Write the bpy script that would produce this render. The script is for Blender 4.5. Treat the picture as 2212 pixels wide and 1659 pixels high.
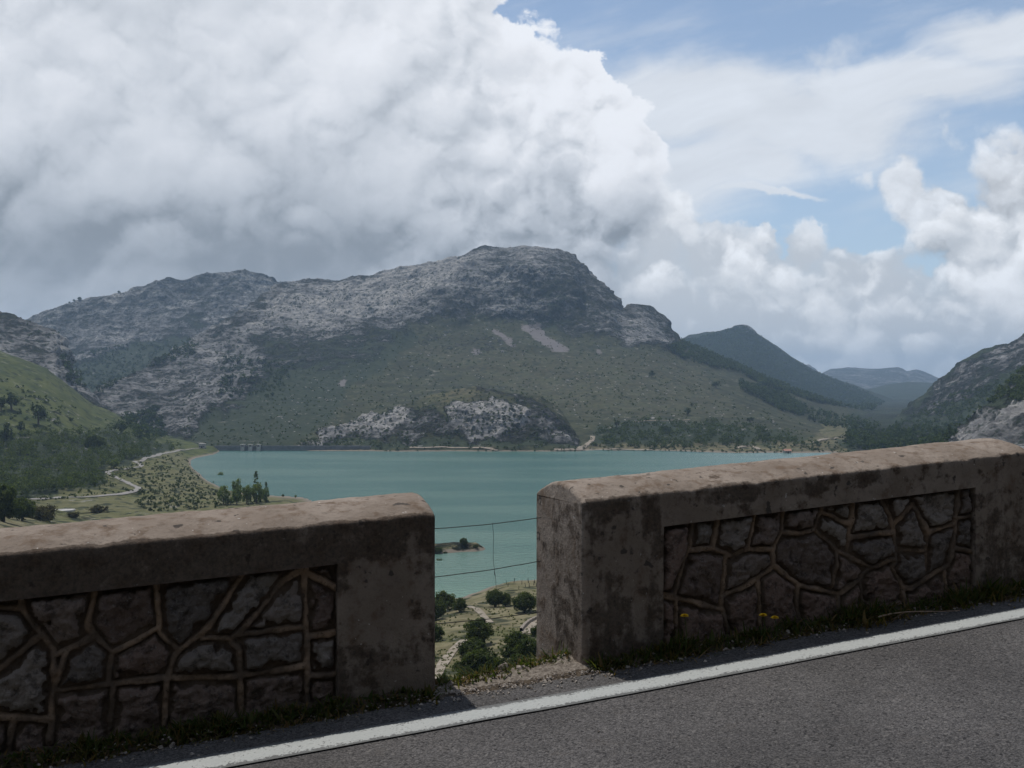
import bpy, bmesh, math, random
import numpy as np
from mathutils import Vector, Matrix
from mathutils.bvhtree import BVHTree

for _o in list(bpy.data.objects):
    bpy.data.objects.remove(_o)
SC = bpy.context.scene
COL = SC.collection
R = math.radians
CAM_Z = 62.0            # metres above the lake
FOC = 1000.0            # focal length in pixels of a 1024 wide picture

# ------------------------------------------------------------------ camera
cam_d = bpy.data.cameras.new("camera")
cam = bpy.data.objects.new("camera", cam_d)
COL.objects.link(cam)
cam.location = (0, 0, CAM_Z)
cam.rotation_euler = (R(90), 0, 0)
cam_d.sensor_width = 36.0
cam_d.lens = 36.0 * FOC / 1024.0
cam_d.clip_start = 0.05
cam_d.clip_end = 60000.0
SC.camera = cam

# ------------------------------------------------------------------ colour management, render
SC.view_settings.view_transform = 'Standard'
SC.view_settings.look = 'None'
SC.view_settings.exposure = 0.11
SC.view_settings.gamma = 1.0
SC.view_settings.use_curve_mapping = False
SC.render.engine = 'CYCLES'
SC.cycles.use_denoising = True
SC.cycles.max_bounces = 5
SC.cycles.diffuse_bounces = 3
SC.cycles.glossy_bounces = 2
SC.cycles.transmission_bounces = 2
SC.cycles.volume_bounces = 0
SC.cycles.transparent_max_bounces = 6
SC.cycles.sample_clamp_indirect = 6.0

# ------------------------------------------------------------------ sun
SUN_AZ, SUN_EL = R(-36), R(66)
SUN_DIR = Vector((math.sin(SUN_AZ) * math.cos(SUN_EL), math.cos(SUN_AZ) * math.cos(SUN_EL), math.sin(SUN_EL)))
sun_d = bpy.data.lights.new("sun", 'SUN')
sun_d.energy = 3.0
sun_d.angle = R(0.53)
sun_d.color = (1.0, 0.95, 0.88)
sun = bpy.data.objects.new("sun", sun_d)
COL.objects.link(sun)
sun.location = (0, 0, 400)
sun.rotation_euler = SUN_DIR.to_track_quat('Z', 'Y').to_euler()


# ------------------------------------------------------------------ small node language
class NT:
    def __init__(self, tree):
        self.t = tree
        self.n = tree.nodes
        self.l = tree.links

    def put(self, sock, v):
        if v is None:
            return
        if isinstance(v, bpy.types.NodeSocket):
            self.l.new(v, sock)
        else:
            if sock.type == 'RGBA' and len(v) == 3:
                v = (v[0], v[1], v[2], 1.0)
            sock.default_value = v

    def m(self, op, a, b=None, c=None, clamp=False):
        n = self.n.new('ShaderNodeMath'); n.operation = op; n.use_clamp = clamp
        for i, v in enumerate((a, b, c)):
            if v is not None:
                self.put(n.inputs[i], v)
        return n.outputs[0]

    def add(self, a, b): return self.m('ADD', a, b)
    def sub(self, a, b): return self.m('SUBTRACT', a, b)
    def mul(self, a, b): return self.m('MULTIPLY', a, b)

    def v(self, op, a, b=None, c=None):
        n = self.n.new('ShaderNodeVectorMath'); n.operation = op
        for i, x in enumerate((a, b, c)):
            if x is not None:
                self.put(n.inputs[i], x)
        return n.outputs['Value'] if op in ('LENGTH', 'DOT_PRODUCT', 'DISTANCE') else n.outputs['Vector']

    def scale(self, a, s):
        n = self.n.new('ShaderNodeVectorMath'); n.operation = 'SCALE'
        self.put(n.inputs[0], a); self.put(n.inputs['Scale'], s)
        return n.outputs['Vector']

    def xyz(self, x, y, z):
        n = self.n.new('ShaderNodeCombineXYZ')
        for i, q in enumerate((x, y, z)): self.put(n.inputs[i], q)
        return n.outputs[0]

    def sep(self, a):
        n = self.n.new('ShaderNodeSeparateXYZ'); self.put(n.inputs[0], a)
        return n.outputs[0], n.outputs[1], n.outputs[2]

    def noise(self, vec, scale, detail=4.0, rough=0.55, lac=2.0, dist=0.0, col=False, dims='3D'):
        n = self.n.new('ShaderNodeTexNoise'); n.noise_dimensions = dims
        self.put(n.inputs['Vector'], vec)
        for k, q in (('Scale', scale), ('Detail', detail), ('Roughness', rough), ('Lacunarity', lac), ('Distortion', dist)):
            self.put(n.inputs[k], q)
        return n.outputs['Color'] if col else n.outputs[0]

    def voro(self, vec, scale, feature='F1', out='Distance', rand=1.0):
        n = self.n.new('ShaderNodeTexVoronoi'); n.feature = feature
        self.put(n.inputs['Vector'], vec); self.put(n.inputs['Scale'], scale)
        n.inputs['Randomness'].default_value = rand
        return n.outputs[out]

    def rng(self, x, a, b, c=0.0, d=1.0, smooth=True):
        n = self.n.new('ShaderNodeMapRange')
        n.interpolation_type = 'SMOOTHSTEP' if smooth else 'LINEAR'
        n.clamp = True
        for i, q in enumerate((x, a, b, c, d)): self.put(n.inputs[i], q)
        return n.outputs[0]

    def mix(self, f, a, b, blend='MIX'):
        n = self.n.new('ShaderNodeMix'); n.data_type = 'RGBA'; n.blend_type = blend; n.clamp_factor = True
        self.put(n.inputs[0], f); self.put(n.inputs[6], a); self.put(n.inputs[7], b)
        return n.outputs[2]

    def fmix(self, f, a, b):
        n = self.n.new('ShaderNodeMix'); n.data_type = 'FLOAT'; n.clamp_factor = True
        self.put(n.inputs[0], f); self.put(n.inputs[2], a); self.put(n.inputs[3], b)
        return n.outputs[0]

    def ramp(self, f, stops):
        n = self.n.new('ShaderNodeValToRGB'); self.put(n.inputs[0], f)
        e = n.color_ramp.elements
        while len(e) < len(stops): e.new(0.5)
        for i, (p, c) in enumerate(stops):
            e[i].position = p
            e[i].color = (c, c, c, 1) if not hasattr(c, '__len__') else (c[0], c[1], c[2], 1)
        return n.outputs[0]

    def attr(self, name):
        n = self.n.new('ShaderNodeAttribute'); n.attribute_name = name
        return n.outputs['Fac']

    def bump(self, h, strength=0.5, dist=0.1, normal=None):
        n = self.n.new('ShaderNodeBump')
        n.inputs['Strength'].default_value = strength; n.inputs['Distance'].default_value = dist
        self.put(n.inputs['Height'], h)
        if normal is not None: self.put(n.inputs['Normal'], normal)
        return n.outputs[0]


def material(name):
    ma = bpy.data.materials.new(name); ma.use_nodes = True
    t = NT(ma.node_tree)
    b = ma.node_tree.nodes['Principled BSDF']
    b.inputs['Roughness'].default_value = 0.9
    b.inputs['Specular IOR Level'].default_value = 0.25
    return ma, t, b


def geo(t):
    return t.n.new('ShaderNodeNewGeometry')


def objpos(t):
    return t.n.new('ShaderNodeTexCoord').outputs['Object']
# ------------------------------------------------------------------ world: Nishita sky with clouds over it
def build_world():
    w = bpy.data.worlds.new("World"); SC.world = w; w.use_nodes = True
    w.cycles.sampling_method = 'MANUAL'; w.cycles.sample_map_resolution = 512
    t = NT(w.node_tree)
    bg = w.node_tree.nodes['Background']
    ST = 0.1
    bg.inputs['Strength'].default_value = ST
    K = 1.0 / ST
    sky = t.n.new('ShaderNodeTexSky'); sky.sky_type = 'NISHITA'; sky.sun_disc = False
    sky.sun_elevation = SUN_EL; sky.sun_rotation = SUN_AZ % (2 * math.pi)
    sky.altitude = 800; sky.air_density = 1.0; sky.dust_density = 0.6; sky.ozone_density = 1.5
    d = t.n.new('ShaderNodeTexCoord').outputs['Generated']
    sx, sy, sz = t.sep(d)
    yy = t.m('MAXIMUM', sy, 0.2)
    u = t.m('DIVIDE', sx, yy); v = t.m('DIVIDE', sz, yy)
    p = t.xyz(u, v, 0.0)
    front = t.rng(sy, 0.2, 0.45)
    # turbulence of the cloud outlines
    w1 = t.v('SUBTRACT', t.noise(p, 5.5, 2, 0.5, col=True), (0.5, 0.5, 0.5))
    w2 = t.v('SUBTRACT', t.noise(t.v('ADD', p, (3.1, 7.7, 0)), 19.0, 5, 0.62, col=True), (0.5, 0.5, 0.5))
    pw = t.v('ADD', t.v('ADD', p, t.scale(w1, 0.10)), t.scale(w2, 0.05))

    def blobs(pt, lst, k=0.25):
        acc = None
        for (px, py, rx, ry) in lst:
            cx, cy = (px - 512) / FOC, (384 - py) / FOC
            ix, iy = FOC / rx, FOC / ry
            q = t.v('LENGTH', t.v('MULTIPLY_ADD', pt, (ix, iy, 0), (-cx * ix, -cy * iy, 0)))
            acc = q if acc is None else t.m('SMOOTH_MIN', acc, q, k)
        return t.sub(1.0, acc)

    def billow(q, det=7):
        """cauliflower: rounded tops, creases between them"""
        n = t.n.new('ShaderNodeTexNoise'); n.noise_type = 'RIDGED_MULTIFRACTAL'; n.normalize = True
        t.put(n.inputs['Vector'], q)
        for k, x in (('Scale', 7.0), ('Detail', det), ('Roughness', 0.52), ('Lacunarity', 2.1), ('Offset', 0.9), ('Gain', 1.6)): t.put(n.inputs[k], x)
        return t.add(t.mul(t.noise(q, 10.0, 8, 0.58), 0.62), t.mul(t.sub(1.0, n.outputs[0]), 0.38))

    wq = t.v('ADD', t.v('MULTIPLY', p, (1, 1.12, 1)), t.scale(w2, 0.03))
    bill = billow(wq)
    bill_o = billow(t.v('ADD', wq, (-0.007, 0.013, 0)), 7)
    lit = t.sub(bill, bill_o)                         # faces turned to the light at the upper left
    big = t.noise(t.v('ADD', p, (1.7, 4.1, 0)), 3.4, 3, 0.5)
    lit2 = t.sub(big, t.noise(t.v('ADD', p, (1.7 - 0.025, 4.1 + 0.05, 0)), 3.4, 3, 0.5))
    lump = t.sub(bill, 0.42)

    # --- the great cumulus on the left
    L = [(60, 90, 330, 300), (300, 120, 280, 250), (455, 70, 95, 105), (535, 115, 62, 80), (590, 165, 55, 85), (612, 225, 50, 80), (598, 112, 52, 52), (572, 88, 50, 46), (618, 150, 42, 60),
         (555, 250, 95, 140), (430, 280, 230, 140), (120, 290, 400, 190)]
    fl = blobs(pw, L, 0.16)
    fl = t.add(fl, t.mul(lump, 0.95))
    # crisp towards the top, vaporous towards the foot of its right flank
    soft = t.add(0.07, t.mul(t.mul(t.rng(v, 0.25, 0.12), t.rng(u, 0.03, 0.12)), 0.5))
    al = t.rng(fl, t.mul(soft, -0.2), soft)
    # --- cumulus bank on the lower right
    Rr = [(640, 320, 75, 85), (690, 335, 80, 95), (755, 310, 90, 85), (798, 262, 26, 34), (757, 246, 15, 26), (672, 222, 14, 26), (684, 232, 17, 18),
          (880, 335, 150, 90), (985, 330, 110, 110), (655, 275, 60, 75),
          (985, 245, 55, 50), (720, 262, 60, 40), (860, 285, 90, 45), (1150, 280, 170, 150), (820, 378, 240, 70), (845, 285, 34, 24), (1060, 230, 60, 60)]
    pr = t.v('ADD', t.v('ADD', p, t.scale(w1, 0.05)), t.scale(w2, 0.06))
    fr = blobs(pr, Rr, 0.16)
    fr = t.add(t.add(fr, 0.05), t.mul(lump, 1.15))
    ar = t.rng(fr, -0.02, 0.15)
    # --- veil of high cirrus on the right
    ca, sa = math.cos(R(14)), math.sin(R(14))
    cp = t.xyz(t.add(t.mul(u, ca), t.mul(v, sa)), t.sub(t.mul(v, ca), t.mul(u, sa)), 0.0)
    streak = t.noise(t.v('ADD', t.v('MULTIPLY', cp, (2.0, 10.0, 1)), t.scale(w1, 0.6)), 2.4, 8, 0.62)
    C = [(700, 100, 190, 62), (800, 120, 200, 58), (640, 180, 140, 62), (900, 85, 160, 40), (1040, 45, 140, 34), (720, 165, 120, 40),
         (760, 196, 70, 6)]
    pc = t.v('ADD', t.v('ADD', p, t.scale(w1, 0.07)), t.scale(w2, 0.03))
    fc = blobs(pc, C, 0.25)
    fc = t.add(fc, t.mul(t.sub(streak, 0.5), 0.9))
    ac = t.mul(t.rng(fc, -0.12, 0.55), 0.90)
    puff = blobs(pr, [(830, 76, 44, 44), (957, 132, 20, 26), (868, 168, 20, 22)], 0.3)
    soft2 = blobs(pr, [(903, 180, 30, 38), (940, 208, 62, 32), (1010, 210, 58, 85), (1075, 190, 70, 90), (975, 250, 90, 50)], 0.3)
    soft2 = t.add(soft2, t.mul(lump, 1.5))
    ac = t.m('MAXIMUM', ac, t.mul(t.rng(t.add(puff, t.mul(lump, 1.6)), 0.05, 0.9), 0.9))
    thin = t.mul(t.rng(t.noise(t.v('MULTIPLY', cp, (1.5, 6, 1)), 3.0, 6, 0.6), 0.46, 0.8), 0.42)
    ac = t.m('MAXIMUM', ac, thin)

    # --- tones (linear radiance)
    vn = t.add(t.add(v, t.mul(t.sub(big, 0.5), 0.14)), t.mul(lump, 0.05))
    tone = t.ramp(t.rng(vn, 0.06, 0.42, smooth=False), [(0.0, 0.50), (0.12, 0.40), (0.23, 0.335), (0.36, 0.46), (0.60, 0.66), (1.0, 0.75)])
    flank = t.rng(t.add(u, t.mul(t.sub(big, 0.5), 0.2)), -0.22, 0.10)
    tone = t.add(tone, t.mul(t.mul(flank, t.rng(v, 0.04, 0.16)), 0.17))
    tone = t.add(tone, t.mul(lit, t.add(0.26, t.mul(flank, 0.60))))
    tone = t.add(tone, t.mul(lit2, 0.60))
    tone = t.add(tone, t.mul(t.sub(bill, 0.46), 0.22))
    edge = t.mul(t.rng(fl, 0.40, 0.02), t.rng(v, 0.14, 0.28))
    tone = t.add(tone, t.mul(edge, 0.15))
    tone = t.m('SMOOTH_MIN', t.m('SMOOTH_MAX', tone, 0.27, 0.1), 0.87, 0.15)
    cl = t.mix(t.rng(tone, 0.25, 0.8, smooth=False), (0.865, 0.975, 1.12), (0.955, 0.985, 1.045))
    cl = t.scale(cl, t.mul(tone, K))
    toner = t.ramp(t.rng(t.add(v, t.mul(t.sub(big, 0.5), 0.10)), 0.0, 0.22, smooth=False), [(0.0, 0.70), (0.25, 0.70), (0.6, 0.80), (1.0, 0.88)])
    toner = t.add(toner, t.mul(lit, 1.25))
    toner = t.add(toner, t.mul(lit2, 0.55))
    toner = t.add(toner, t.mul(t.sub(bill, 0.46), 0.60))
    toner = t.m('SMOOTH_MIN', t.m('SMOOTH_MAX', toner, 0.58, 0.1), 0.96, 0.10)
    cr = t.scale(t.mix(t.rng(toner, 0.4, 0.8, smooth=False), (0.90, 0.985, 1.09), (0.96, 0.99, 1.035)), t.mul(toner, K))
    cc = t.scale((0.94, 0.985, 1.05), t.mul(t.add(0.76, t.mul(t.sub(streak, 0.5), 0.30)), K))

    base = sky.outputs[0]
    # pale air towards the horizon
    base = t.mix(t.rng(sz, 0.5, 0.02, 0.12, 0.42), base, (0.60 * K * 0.95, 0.74 * K * 0.95, 0.89 * K * 0.95))
    c = t.mix(ac, base, cc)
    cs = t.scale((0.95, 0.985, 1.04), t.mul(t.m('MINIMUM', t.add(0.74, t.add(t.mul(lit, 1.1), t.mul(t.sub(bill, 0.46), 0.4))), 0.92), K))
    c = t.mix(t.mul(t.rng(soft2, 0.0, 0.42), 0.93), c, cs)
    c = t.mix(t.mul(ar, t.rng(fr, 0.0, 0.5, 0.78, 0.98)), c, cr)
    c = t.mix(al, c, cl)
    t.l.new(c, bg.inputs['Color'])
    # sky outside the view: broken cloud
    oth = t.rng(t.noise(d, 2.2, 4, 0.6), 0.42, 0.62, 0.15, 0.85)
    oc = t.mix(oth, sky.outputs[0], (0.52 * K, 0.54 * K, 0.57 * K))
    bg2 = t.n.new('ShaderNodeBackground'); bg2.inputs['Strength'].default_value = ST
    t.l.new(oc, bg2.inputs['Color'])
    mx = t.n.new('ShaderNodeMixShader'); t.l.new(front, mx.inputs[0])
    t.l.new(bg2.outputs[0], mx.inputs[1]); t.l.new(bg.outputs[0], mx.inputs[2])
    t.l.new(mx.outputs[0], t.n['World Output'].inputs['Surface'])


build_world()
# ------------------------------------------------------------------ helpers
def tag(o, label=None, cat=None, group=None, kind=None):
    if label: o['label'] = label
    if cat: o['category'] = cat
    if group: o['group'] = group
    if kind: o['kind'] = kind
    return o


def np_mesh(name, verts, faces, mat=None, smooth=True, attrs=None, parent=None, mats=None, midx=None):
    """verts (n,3), faces: list of (m,k) int arrays -> linked object"""
    me = bpy.data.meshes.new(name)
    verts = np.ascontiguousarray(verts, dtype=np.float32)
    if not isinstance(faces, (list, tuple)): faces = [faces]
    faces = [np.asarray(f, dtype=np.int32) for f in faces if len(f)]
    me.vertices.add(len(verts)); me.vertices.foreach_set('co', verts.ravel())
    loops = np.concatenate([f.ravel() for f in faces])
    tot = np.concatenate([np.full(len(f), f.shape[1], dtype=np.int32) for f in faces])
    start = np.concatenate([[0], np.cumsum(tot)[:-1]]).astype(np.int32)
    me.loops.add(len(loops)); me.loops.foreach_set('vertex_index', loops)
    me.polygons.add(len(tot)); me.polygons.foreach_set('loop_start', start)
    me.update(calc_edges=True)
    if midx is not None: me.polygons.foreach_set('material_index', np.asarray(midx, dtype=np.int32))
    me.polygons.foreach_set('use_smooth', np.full(len(tot), smooth, dtype=bool))
    for k, a in (attrs or {}).items():
        at = me.attributes.new(k, 'FLOAT', 'POINT'); at.data.foreach_set('value', np.asarray(a, dtype=np.float32).ravel())
    for mm in (mats or ([mat] if mat else [])): me.materials.append(mm)
    me.validate()
    o = bpy.data.objects.new(name, me); COL.objects.link(o)
    if parent is not None: o.parent = parent
    return o


def empty(name, loc=(0, 0, 0), rz=0.0):
    o = bpy.data.objects.new(name, None); COL.objects.link(o)
    o.location = loc; o.rotation_euler = (0, 0, rz); o.empty_display_size = 0.3
    return o


def grid_faces(nr, nc, wrap=False):
    """faces of an nr x nc grid of vertices, row major"""
    r = np.arange(nr - 1)[:, None]; ccount = nc if wrap else nc - 1
    c = np.arange(ccount)[None, :]
    a = r * nc + c; b = r * nc + (c + 1) % nc
    return np.stack([a, b, b + nc, a + nc], -1).reshape(-1, 4)


_rng = np.random.RandomState(7)
_PERM = _rng.permutation(256); _PERM = np.concatenate([_PERM, _PERM, _PERM])
_G = _rng.normal(size=(256, 3)); _G /= np.linalg.norm(_G, axis=1)[:, None]


def pn(P):
    P = np.asarray(P, dtype=np.float64)
    i = np.floor(P).astype(np.int64); f = P - i; i &= 255
    w = f * f * f * (f * (f * 6 - 15) + 10)
    out = 0
    for dx in (0, 1):
        for dy in (0, 1):
            for dz in (0, 1):
                h = _PERM[_PERM[_PERM[(i[..., 0] + dx) & 255] + ((i[..., 1] + dy) & 255)] + ((i[..., 2] + dz) & 255)]
                g = _G[h]
                q = g[..., 0] * (f[..., 0] - dx) + g[..., 1] * (f[..., 1] - dy) + g[..., 2] * (f[..., 2] - dz)
                wt = (w[..., 0] if dx else 1 - w[..., 0]) * (w[..., 1] if dy else 1 - w[..., 1]) * (w[..., 2] if dz else 1 - w[..., 2])
                out = out + wt * q
    return out * 1.6


def fbm(P, octs=5, gain=0.5, lac=2.03, ridged=False, off=0.0):
    P = np.asarray(P, dtype=np.float64) + off
    a, s, tot = 1.0, 0.0, 0.0
    for k in range(octs):
        q = pn(P + k * 17.3)
        s = s + a * ((1 - 2 * np.abs(q)) if ridged else q)
        tot += a; a *= gain; P = P * lac
    return s / tot


def smooth_rows(A, n, axis):
    for _ in range(n):
        B = A.copy()
        if axis == 0: B[1:-1] = 0.25 * A[:-2] + 0.5 * A[1:-1] + 0.25 * A[2:]
        else: B[:, 1:-1] = 0.25 * A[:, :-2] + 0.5 * A[:, 1:-1] + 0.25 * A[:, 2:]
        A = B
    return A


def in_poly(x, y, poly):
    res = np.zeros(np.shape(x), bool); n = len(poly)
    for i in range(n):
        x0, y0 = poly[i]; x1, y1 = poly[(i + 1) % n]
        c = ((y0 > y) != (y1 > y))
        with np.errstate(divide='ignore', invalid='ignore'):
            xi = (x1 - x0) * (y - y0) / (y1 - y0 + 1e-12) + x0
        res ^= c & (x < xi)
    return res


# survey of the photograph is in units of a 2212 x 1659 print of it
PU = 1024.0 / 2212.0


class Mask:
    """a map of ground cover, drawn as outlines in survey units and softened"""
    def __init__(self, polys, blur=7, warp=20.0):
        self.warp = warp
        gx, gy = np.meshgrid(np.arange(-400, 2640, 4.0), np.arange(400, 1300, 4.0))
        A = np.zeros(gx.shape)
        for poly, val in polys:
            A[in_poly(gx, gy, poly)] = val
        for _ in range(blur): A = smooth_rows(smooth_rows(A, 1, 0), 1, 1)
        self.A = A

    def __call__(self, x, y, seed=0.0):
        Q = np.stack([x / 60.0, y / 60.0, np.full_like(x, 3.3 + seed)], -1)
        xx = x + self.warp * 2 * fbm(Q, 4); yy = y + self.warp * 1.4 * fbm(Q + 31.7, 4)
        c = np.clip((xx + 400) / 4, 0, self.A.shape[1] - 1.01); r = np.clip((yy - 400) / 4, 0, self.A.shape[0] - 1.01)
        c0 = c.astype(int); r0 = r.astype(int); fc = c - c0; fr = r - r0
        A = self.A
        return (A[r0, c0] * (1 - fc) + A[r0, c0 + 1] * fc) * (1 - fr) + (A[r0 + 1, c0] * (1 - fc) + A[r0 + 1, c0 + 1] * fc) * fr


BVHS = []


def register(o):
    dg = bpy.context.evaluated_depsgraph_get(); dg.update()
    BVHS.append((o, BVHTree.FromObject(o, dg)))


def ray(origin, d, far=1e5):
    best = None
    for o, b in BVHS:
        h = b.ray_cast(origin, d, far)
        if h[0] is not None and (best is None or h[3] < best[3]): best = h
    return best


def hit(x, y):
    """the place on the land seen at survey point x, y"""
    d = Vector(((x * PU - 512) / FOC, 1.0, (384 - y * PU) / FOC)).normalized()
    h = ray(Vector((0, 0, CAM_Z)), d)
    return None if h is None else h[0].copy()


def drop(X, Y, top=1500.0):
    h = ray(Vector((X, Y, top)), Vector((0, 0, -1)))
    return None if h is None else h[0].copy()
# ------------------------------------------------------------------ land
def m_terrain():
    ma, t, b = material("limestone_and_scrub")
    P = geo(t).outputs['Position']
    rock = t.attr('rock'); scree = t.attr('scree'); scrub = t.attr('scrub'); dry = t.attr('dry')
    n_big = t.noise(P, 0.006, 6, 0.6)
    n_mid = t.noise(P, 0.035, 8, 0.66)
    n_large = t.noise(t.v('MULTIPLY', P, (1, 1, 1.6)), 0.014, 4, 0.6, dist=0.4)
    n_fine = t.noise(P, 0.16, 8, 0.7)
    # tilted beds of limestone
    bed = t.v('MULTIPLY', P, (0.012, 0.02, 0.11))
    n_bed = t.noise(bed, 1.0, 7, 0.68, dist=0.6)
    # rock
    rk = t.add(t.add(t.mul(n_mid, 0.36), t.mul(n_bed, 0.40)), t.add(t.mul(n_large, 0.24), t.add(t.mul(t.sub(rock, 0.72), 0.32), t.mul(t.sub(n_big, 0.5), 0.30))))
    rock_c = t.ramp(rk, [(0.34, (0.026, 0.029, 0.026)), (0.43, (0.080, 0.080, 0.076)), (0.51, (0.200, 0.198, 0.195)), (0.61, (0.375, 0.36, 0.34))])
    rock_c = t.mix(t.rng(n_fine, 0.42, 0.62), t.scale(rock_c, 0.62), rock_c)
    # grass and low scrub
    grass_c = t.mix(n_big, (0.036, 0.043, 0.020), (0.074, 0.076, 0.036))
    grass_c = t.mix(t.rng(n_mid, 0.40, 0.62), t.scale(grass_c, 0.55), grass_c)
    grass_c = t.mix(t.mul(t.rng(n_fine, 0.52, 0.66), 0.6), grass_c, (0.085, 0.070, 0.048))
    dry_c = t.mix(t.rng(n_fine, 0.3, 0.7), (0.135, 0.115, 0.062), (0.27, 0.235, 0.145))
    dry_c = t.mix(t.rng(n_mid, 0.48, 0.66), dry_c, (0.095, 0.098, 0.040))
    lush = t.attr('lush')
    grass_c = t.mix(lush, grass_c, t.mix(t.rng(n_mid, 0.35, 0.65), (0.044, 0.060, 0.018), (0.088, 0.100, 0.032)))
    grass_c = t.mix(dry, grass_c, dry_c)
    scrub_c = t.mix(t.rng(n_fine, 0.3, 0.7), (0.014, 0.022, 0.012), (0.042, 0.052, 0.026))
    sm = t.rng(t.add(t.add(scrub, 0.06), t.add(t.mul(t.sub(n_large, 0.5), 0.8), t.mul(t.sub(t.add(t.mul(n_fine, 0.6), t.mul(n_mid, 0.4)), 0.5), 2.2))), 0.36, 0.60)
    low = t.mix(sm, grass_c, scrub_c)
    # bare stones in the grass
    st = t.rng(t.noise(P, 0.07, 10, 0.8), 0.585, 0.64)
    low = t.mix(t.mul(st, 0.85), low, (0.24, 0.225, 0.21))
    rm = t.rng(t.add(rock, t.add(t.mul(t.sub(n_big, 0.5), 0.9), t.mul(t.sub(t.add(t.mul(n_mid, 0.55), t.mul(n_fine, 0.45)), 0.5), 2.6))), 0.32, 0.64)
    c = t.mix(rm, low, rock_c)
    scm = t.rng(t.add(scree, t.mul(t.sub(t.add(t.mul(n_mid, 0.5), t.mul(n_fine, 0.5)), 0.5), 2.4)), 0.40, 0.62)
    c = t.mix(scm, c, t.mix(n_fine, (0.10, 0.090, 0.088), (0.19, 0.175, 0.17)))
    # dark bushes dotted about
    vd = t.voro(P, 0.085); vd2 = t.voro(t.v('ADD', P, (31.0, 7.0, 3.0)), 0.17)
    bush = t.m('MAXIMUM', t.rng(vd, 0.36, 0.26), t.mul(t.rng(vd2, 0.38, 0.28), t.rng(n_big, 0.40, 0.52)))
    bush = t.mul(bush, t.rng(n_fine, 0.40, 0.50))
    bush = t.mul(bush, t.sub(1.0, scm))
    c = t.mix(t.mul(bush, 0.85), c, (0.018, 0.026, 0.014))
    # bare gravel along the waterline
    z = t.sep(P)[2]
    shore = t.mul(t.rng(t.add(z, t.mul(t.sub(n_fine, 0.5), 3.0)), 1.1, 0.4), 1.0)
    c = t.mix(shore, c, t.mix(n_fine, (0.12, 0.10, 0.075), (0.25, 0.215, 0.175)))
    t.put(b.inputs['Base Color'], c)
    b.inputs['Roughness'].default_value = 0.95
    b.inputs['Specular IOR Level'].default_value = 0.1
    h = t.add(t.mul(n_mid, 6.0), t.add(t.mul(n_fine, 2.2), t.mul(n_bed, 3.0)))
    nb = t.bump(t.mul(h, t.add(0.18, t.mul(rm, 0.9))), 0.9, 1.0)
    t.put(b.inputs['Normal'], nb)
    return ma


M_TERRAIN = m_terrain()


def layer(name, cols, segs, x0, x1, nx, amp, masks, smooth=3, size=1.0, gully=0.0, xsmooth=4, keep=0.35, calm=None):
    """land surveyed as columns: x -> knots (y, distance), every column with the same number of knots"""
    kx = np.array(sorted(cols)); K = np.array([cols[k] for k in sorted(cols)], dtype=float)   # ncol, nk, 2
    xs = np.linspace(x0, x1, nx)
    nk = K.shape[1]
    kn = np.empty((nk, nx, 2))
    for j in range(nk):
        for c in range(2):
            kn[j, :, c] = np.interp(xs, kx, K[:, j, c])
    kn = np.stack([smooth_rows(kn[:, :, c], xsmooth, 1) for c in range(2)], -1)
    rows = []
    for j in range(nk - 1):
        n = segs[j]
        for i in range(n):
            f = i / n
            rows.append(kn[j] * (1 - f) + kn[j + 1] * f)
    rows.append(kn[-1])
    G = np.stack(rows)                                    # nr, nx, 2
    PX = np.broadcast_to(xs, G.shape[:2])
    y, D = G[..., 0], G[..., 1]
    X = (PX * PU - 512) / FOC * D; Z = CAM_Z + (384 - y * PU) / FOC * D
    P = np.stack([X, D, Z], -1)
    if smooth:
        P = np.stack([smooth_rows(P[..., c], smooth, 0) for c in range(3)], -1)
    du = np.gradient(P, axis=1); dv = np.gradient(P, axis=0)
    N = np.cross(du, dv); N /= (np.linalg.norm(N, axis=-1, keepdims=True) + 1e-9)
    N[N[..., 2] < 0] *= -1
    A = {k: f(PX, y) for k, f in masks.items()}
    for k in ('rock', 'scree', 'scrub', 'dry', 'lush'):
        A.setdefault(k, np.zeros(PX.shape))
    steep = np.clip(1 - N[..., 2], 0, 1)
    rk = np.clip(A['rock'] * (1 - 0.7 * np.clip(A['scree'], 0, 1)), 0, 1)
    S = P / (110.0 * size)
    r1 = fbm(S, 7, 0.55, ridged=True, off=5.1)
    r2 = fbm(P / (420.0 * size), 4, 0.5, off=9.7)
    # gullies run down the slope: squeeze height
    g1 = fbm(P * np.array([1 / 45.0, 1 / 45.0, 1 / 240.0]) / size, 5, 0.55, ridged=True, off=2.2)
    # ledges: beds dipping to the left
    lz = P[..., 2] + 0.16 * P[..., 0] + 14 * fbm(P / 160.0, 3, off=1.0)
    ledge = np.sin(lz / (13.0 * size) * 2 * math.pi) * 0.5 + 0.5 * np.sin(lz / (31.0 * size) * 2 * math.pi)
    env = np.clip(np.minimum(np.arange(G.shape[0]) / 12.0, 1.0), 0, 1)[:, None]
    disp = rk * (amp * (r1 - 0.29) + gully * np.clip(steep * 2.2, 0, 1) * (g1 - 0.4) + 0.13 * amp * ledge) \
        + (1 - rk) * amp * keep * (0.6 * fbm(S, 6, 0.5, off=7.7) + 0.25 * (g1 - 0.4)) + amp * 0.5 * r2
    if calm is not None:
        disp = disp * (1 - calm[2] * np.exp(-((PX - calm[0]) / calm[1]) ** 2) * (y < 740))
    P = P + N * (disp * env)[..., None]
    f = grid_faces(G.shape[0], nx)
    o = np_mesh(name, P.reshape(-1, 3), f[:, ::-1] if False else f, M_TERRAIN, True, {k: a for k, a in A.items()})
    tag(o, kind='structure')
    register(o)
    return o


ONE = lambda x, y: np.ones(np.shape(x))
def const(v): return lambda x, y: np.full(np.shape(x), float(v))

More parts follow.
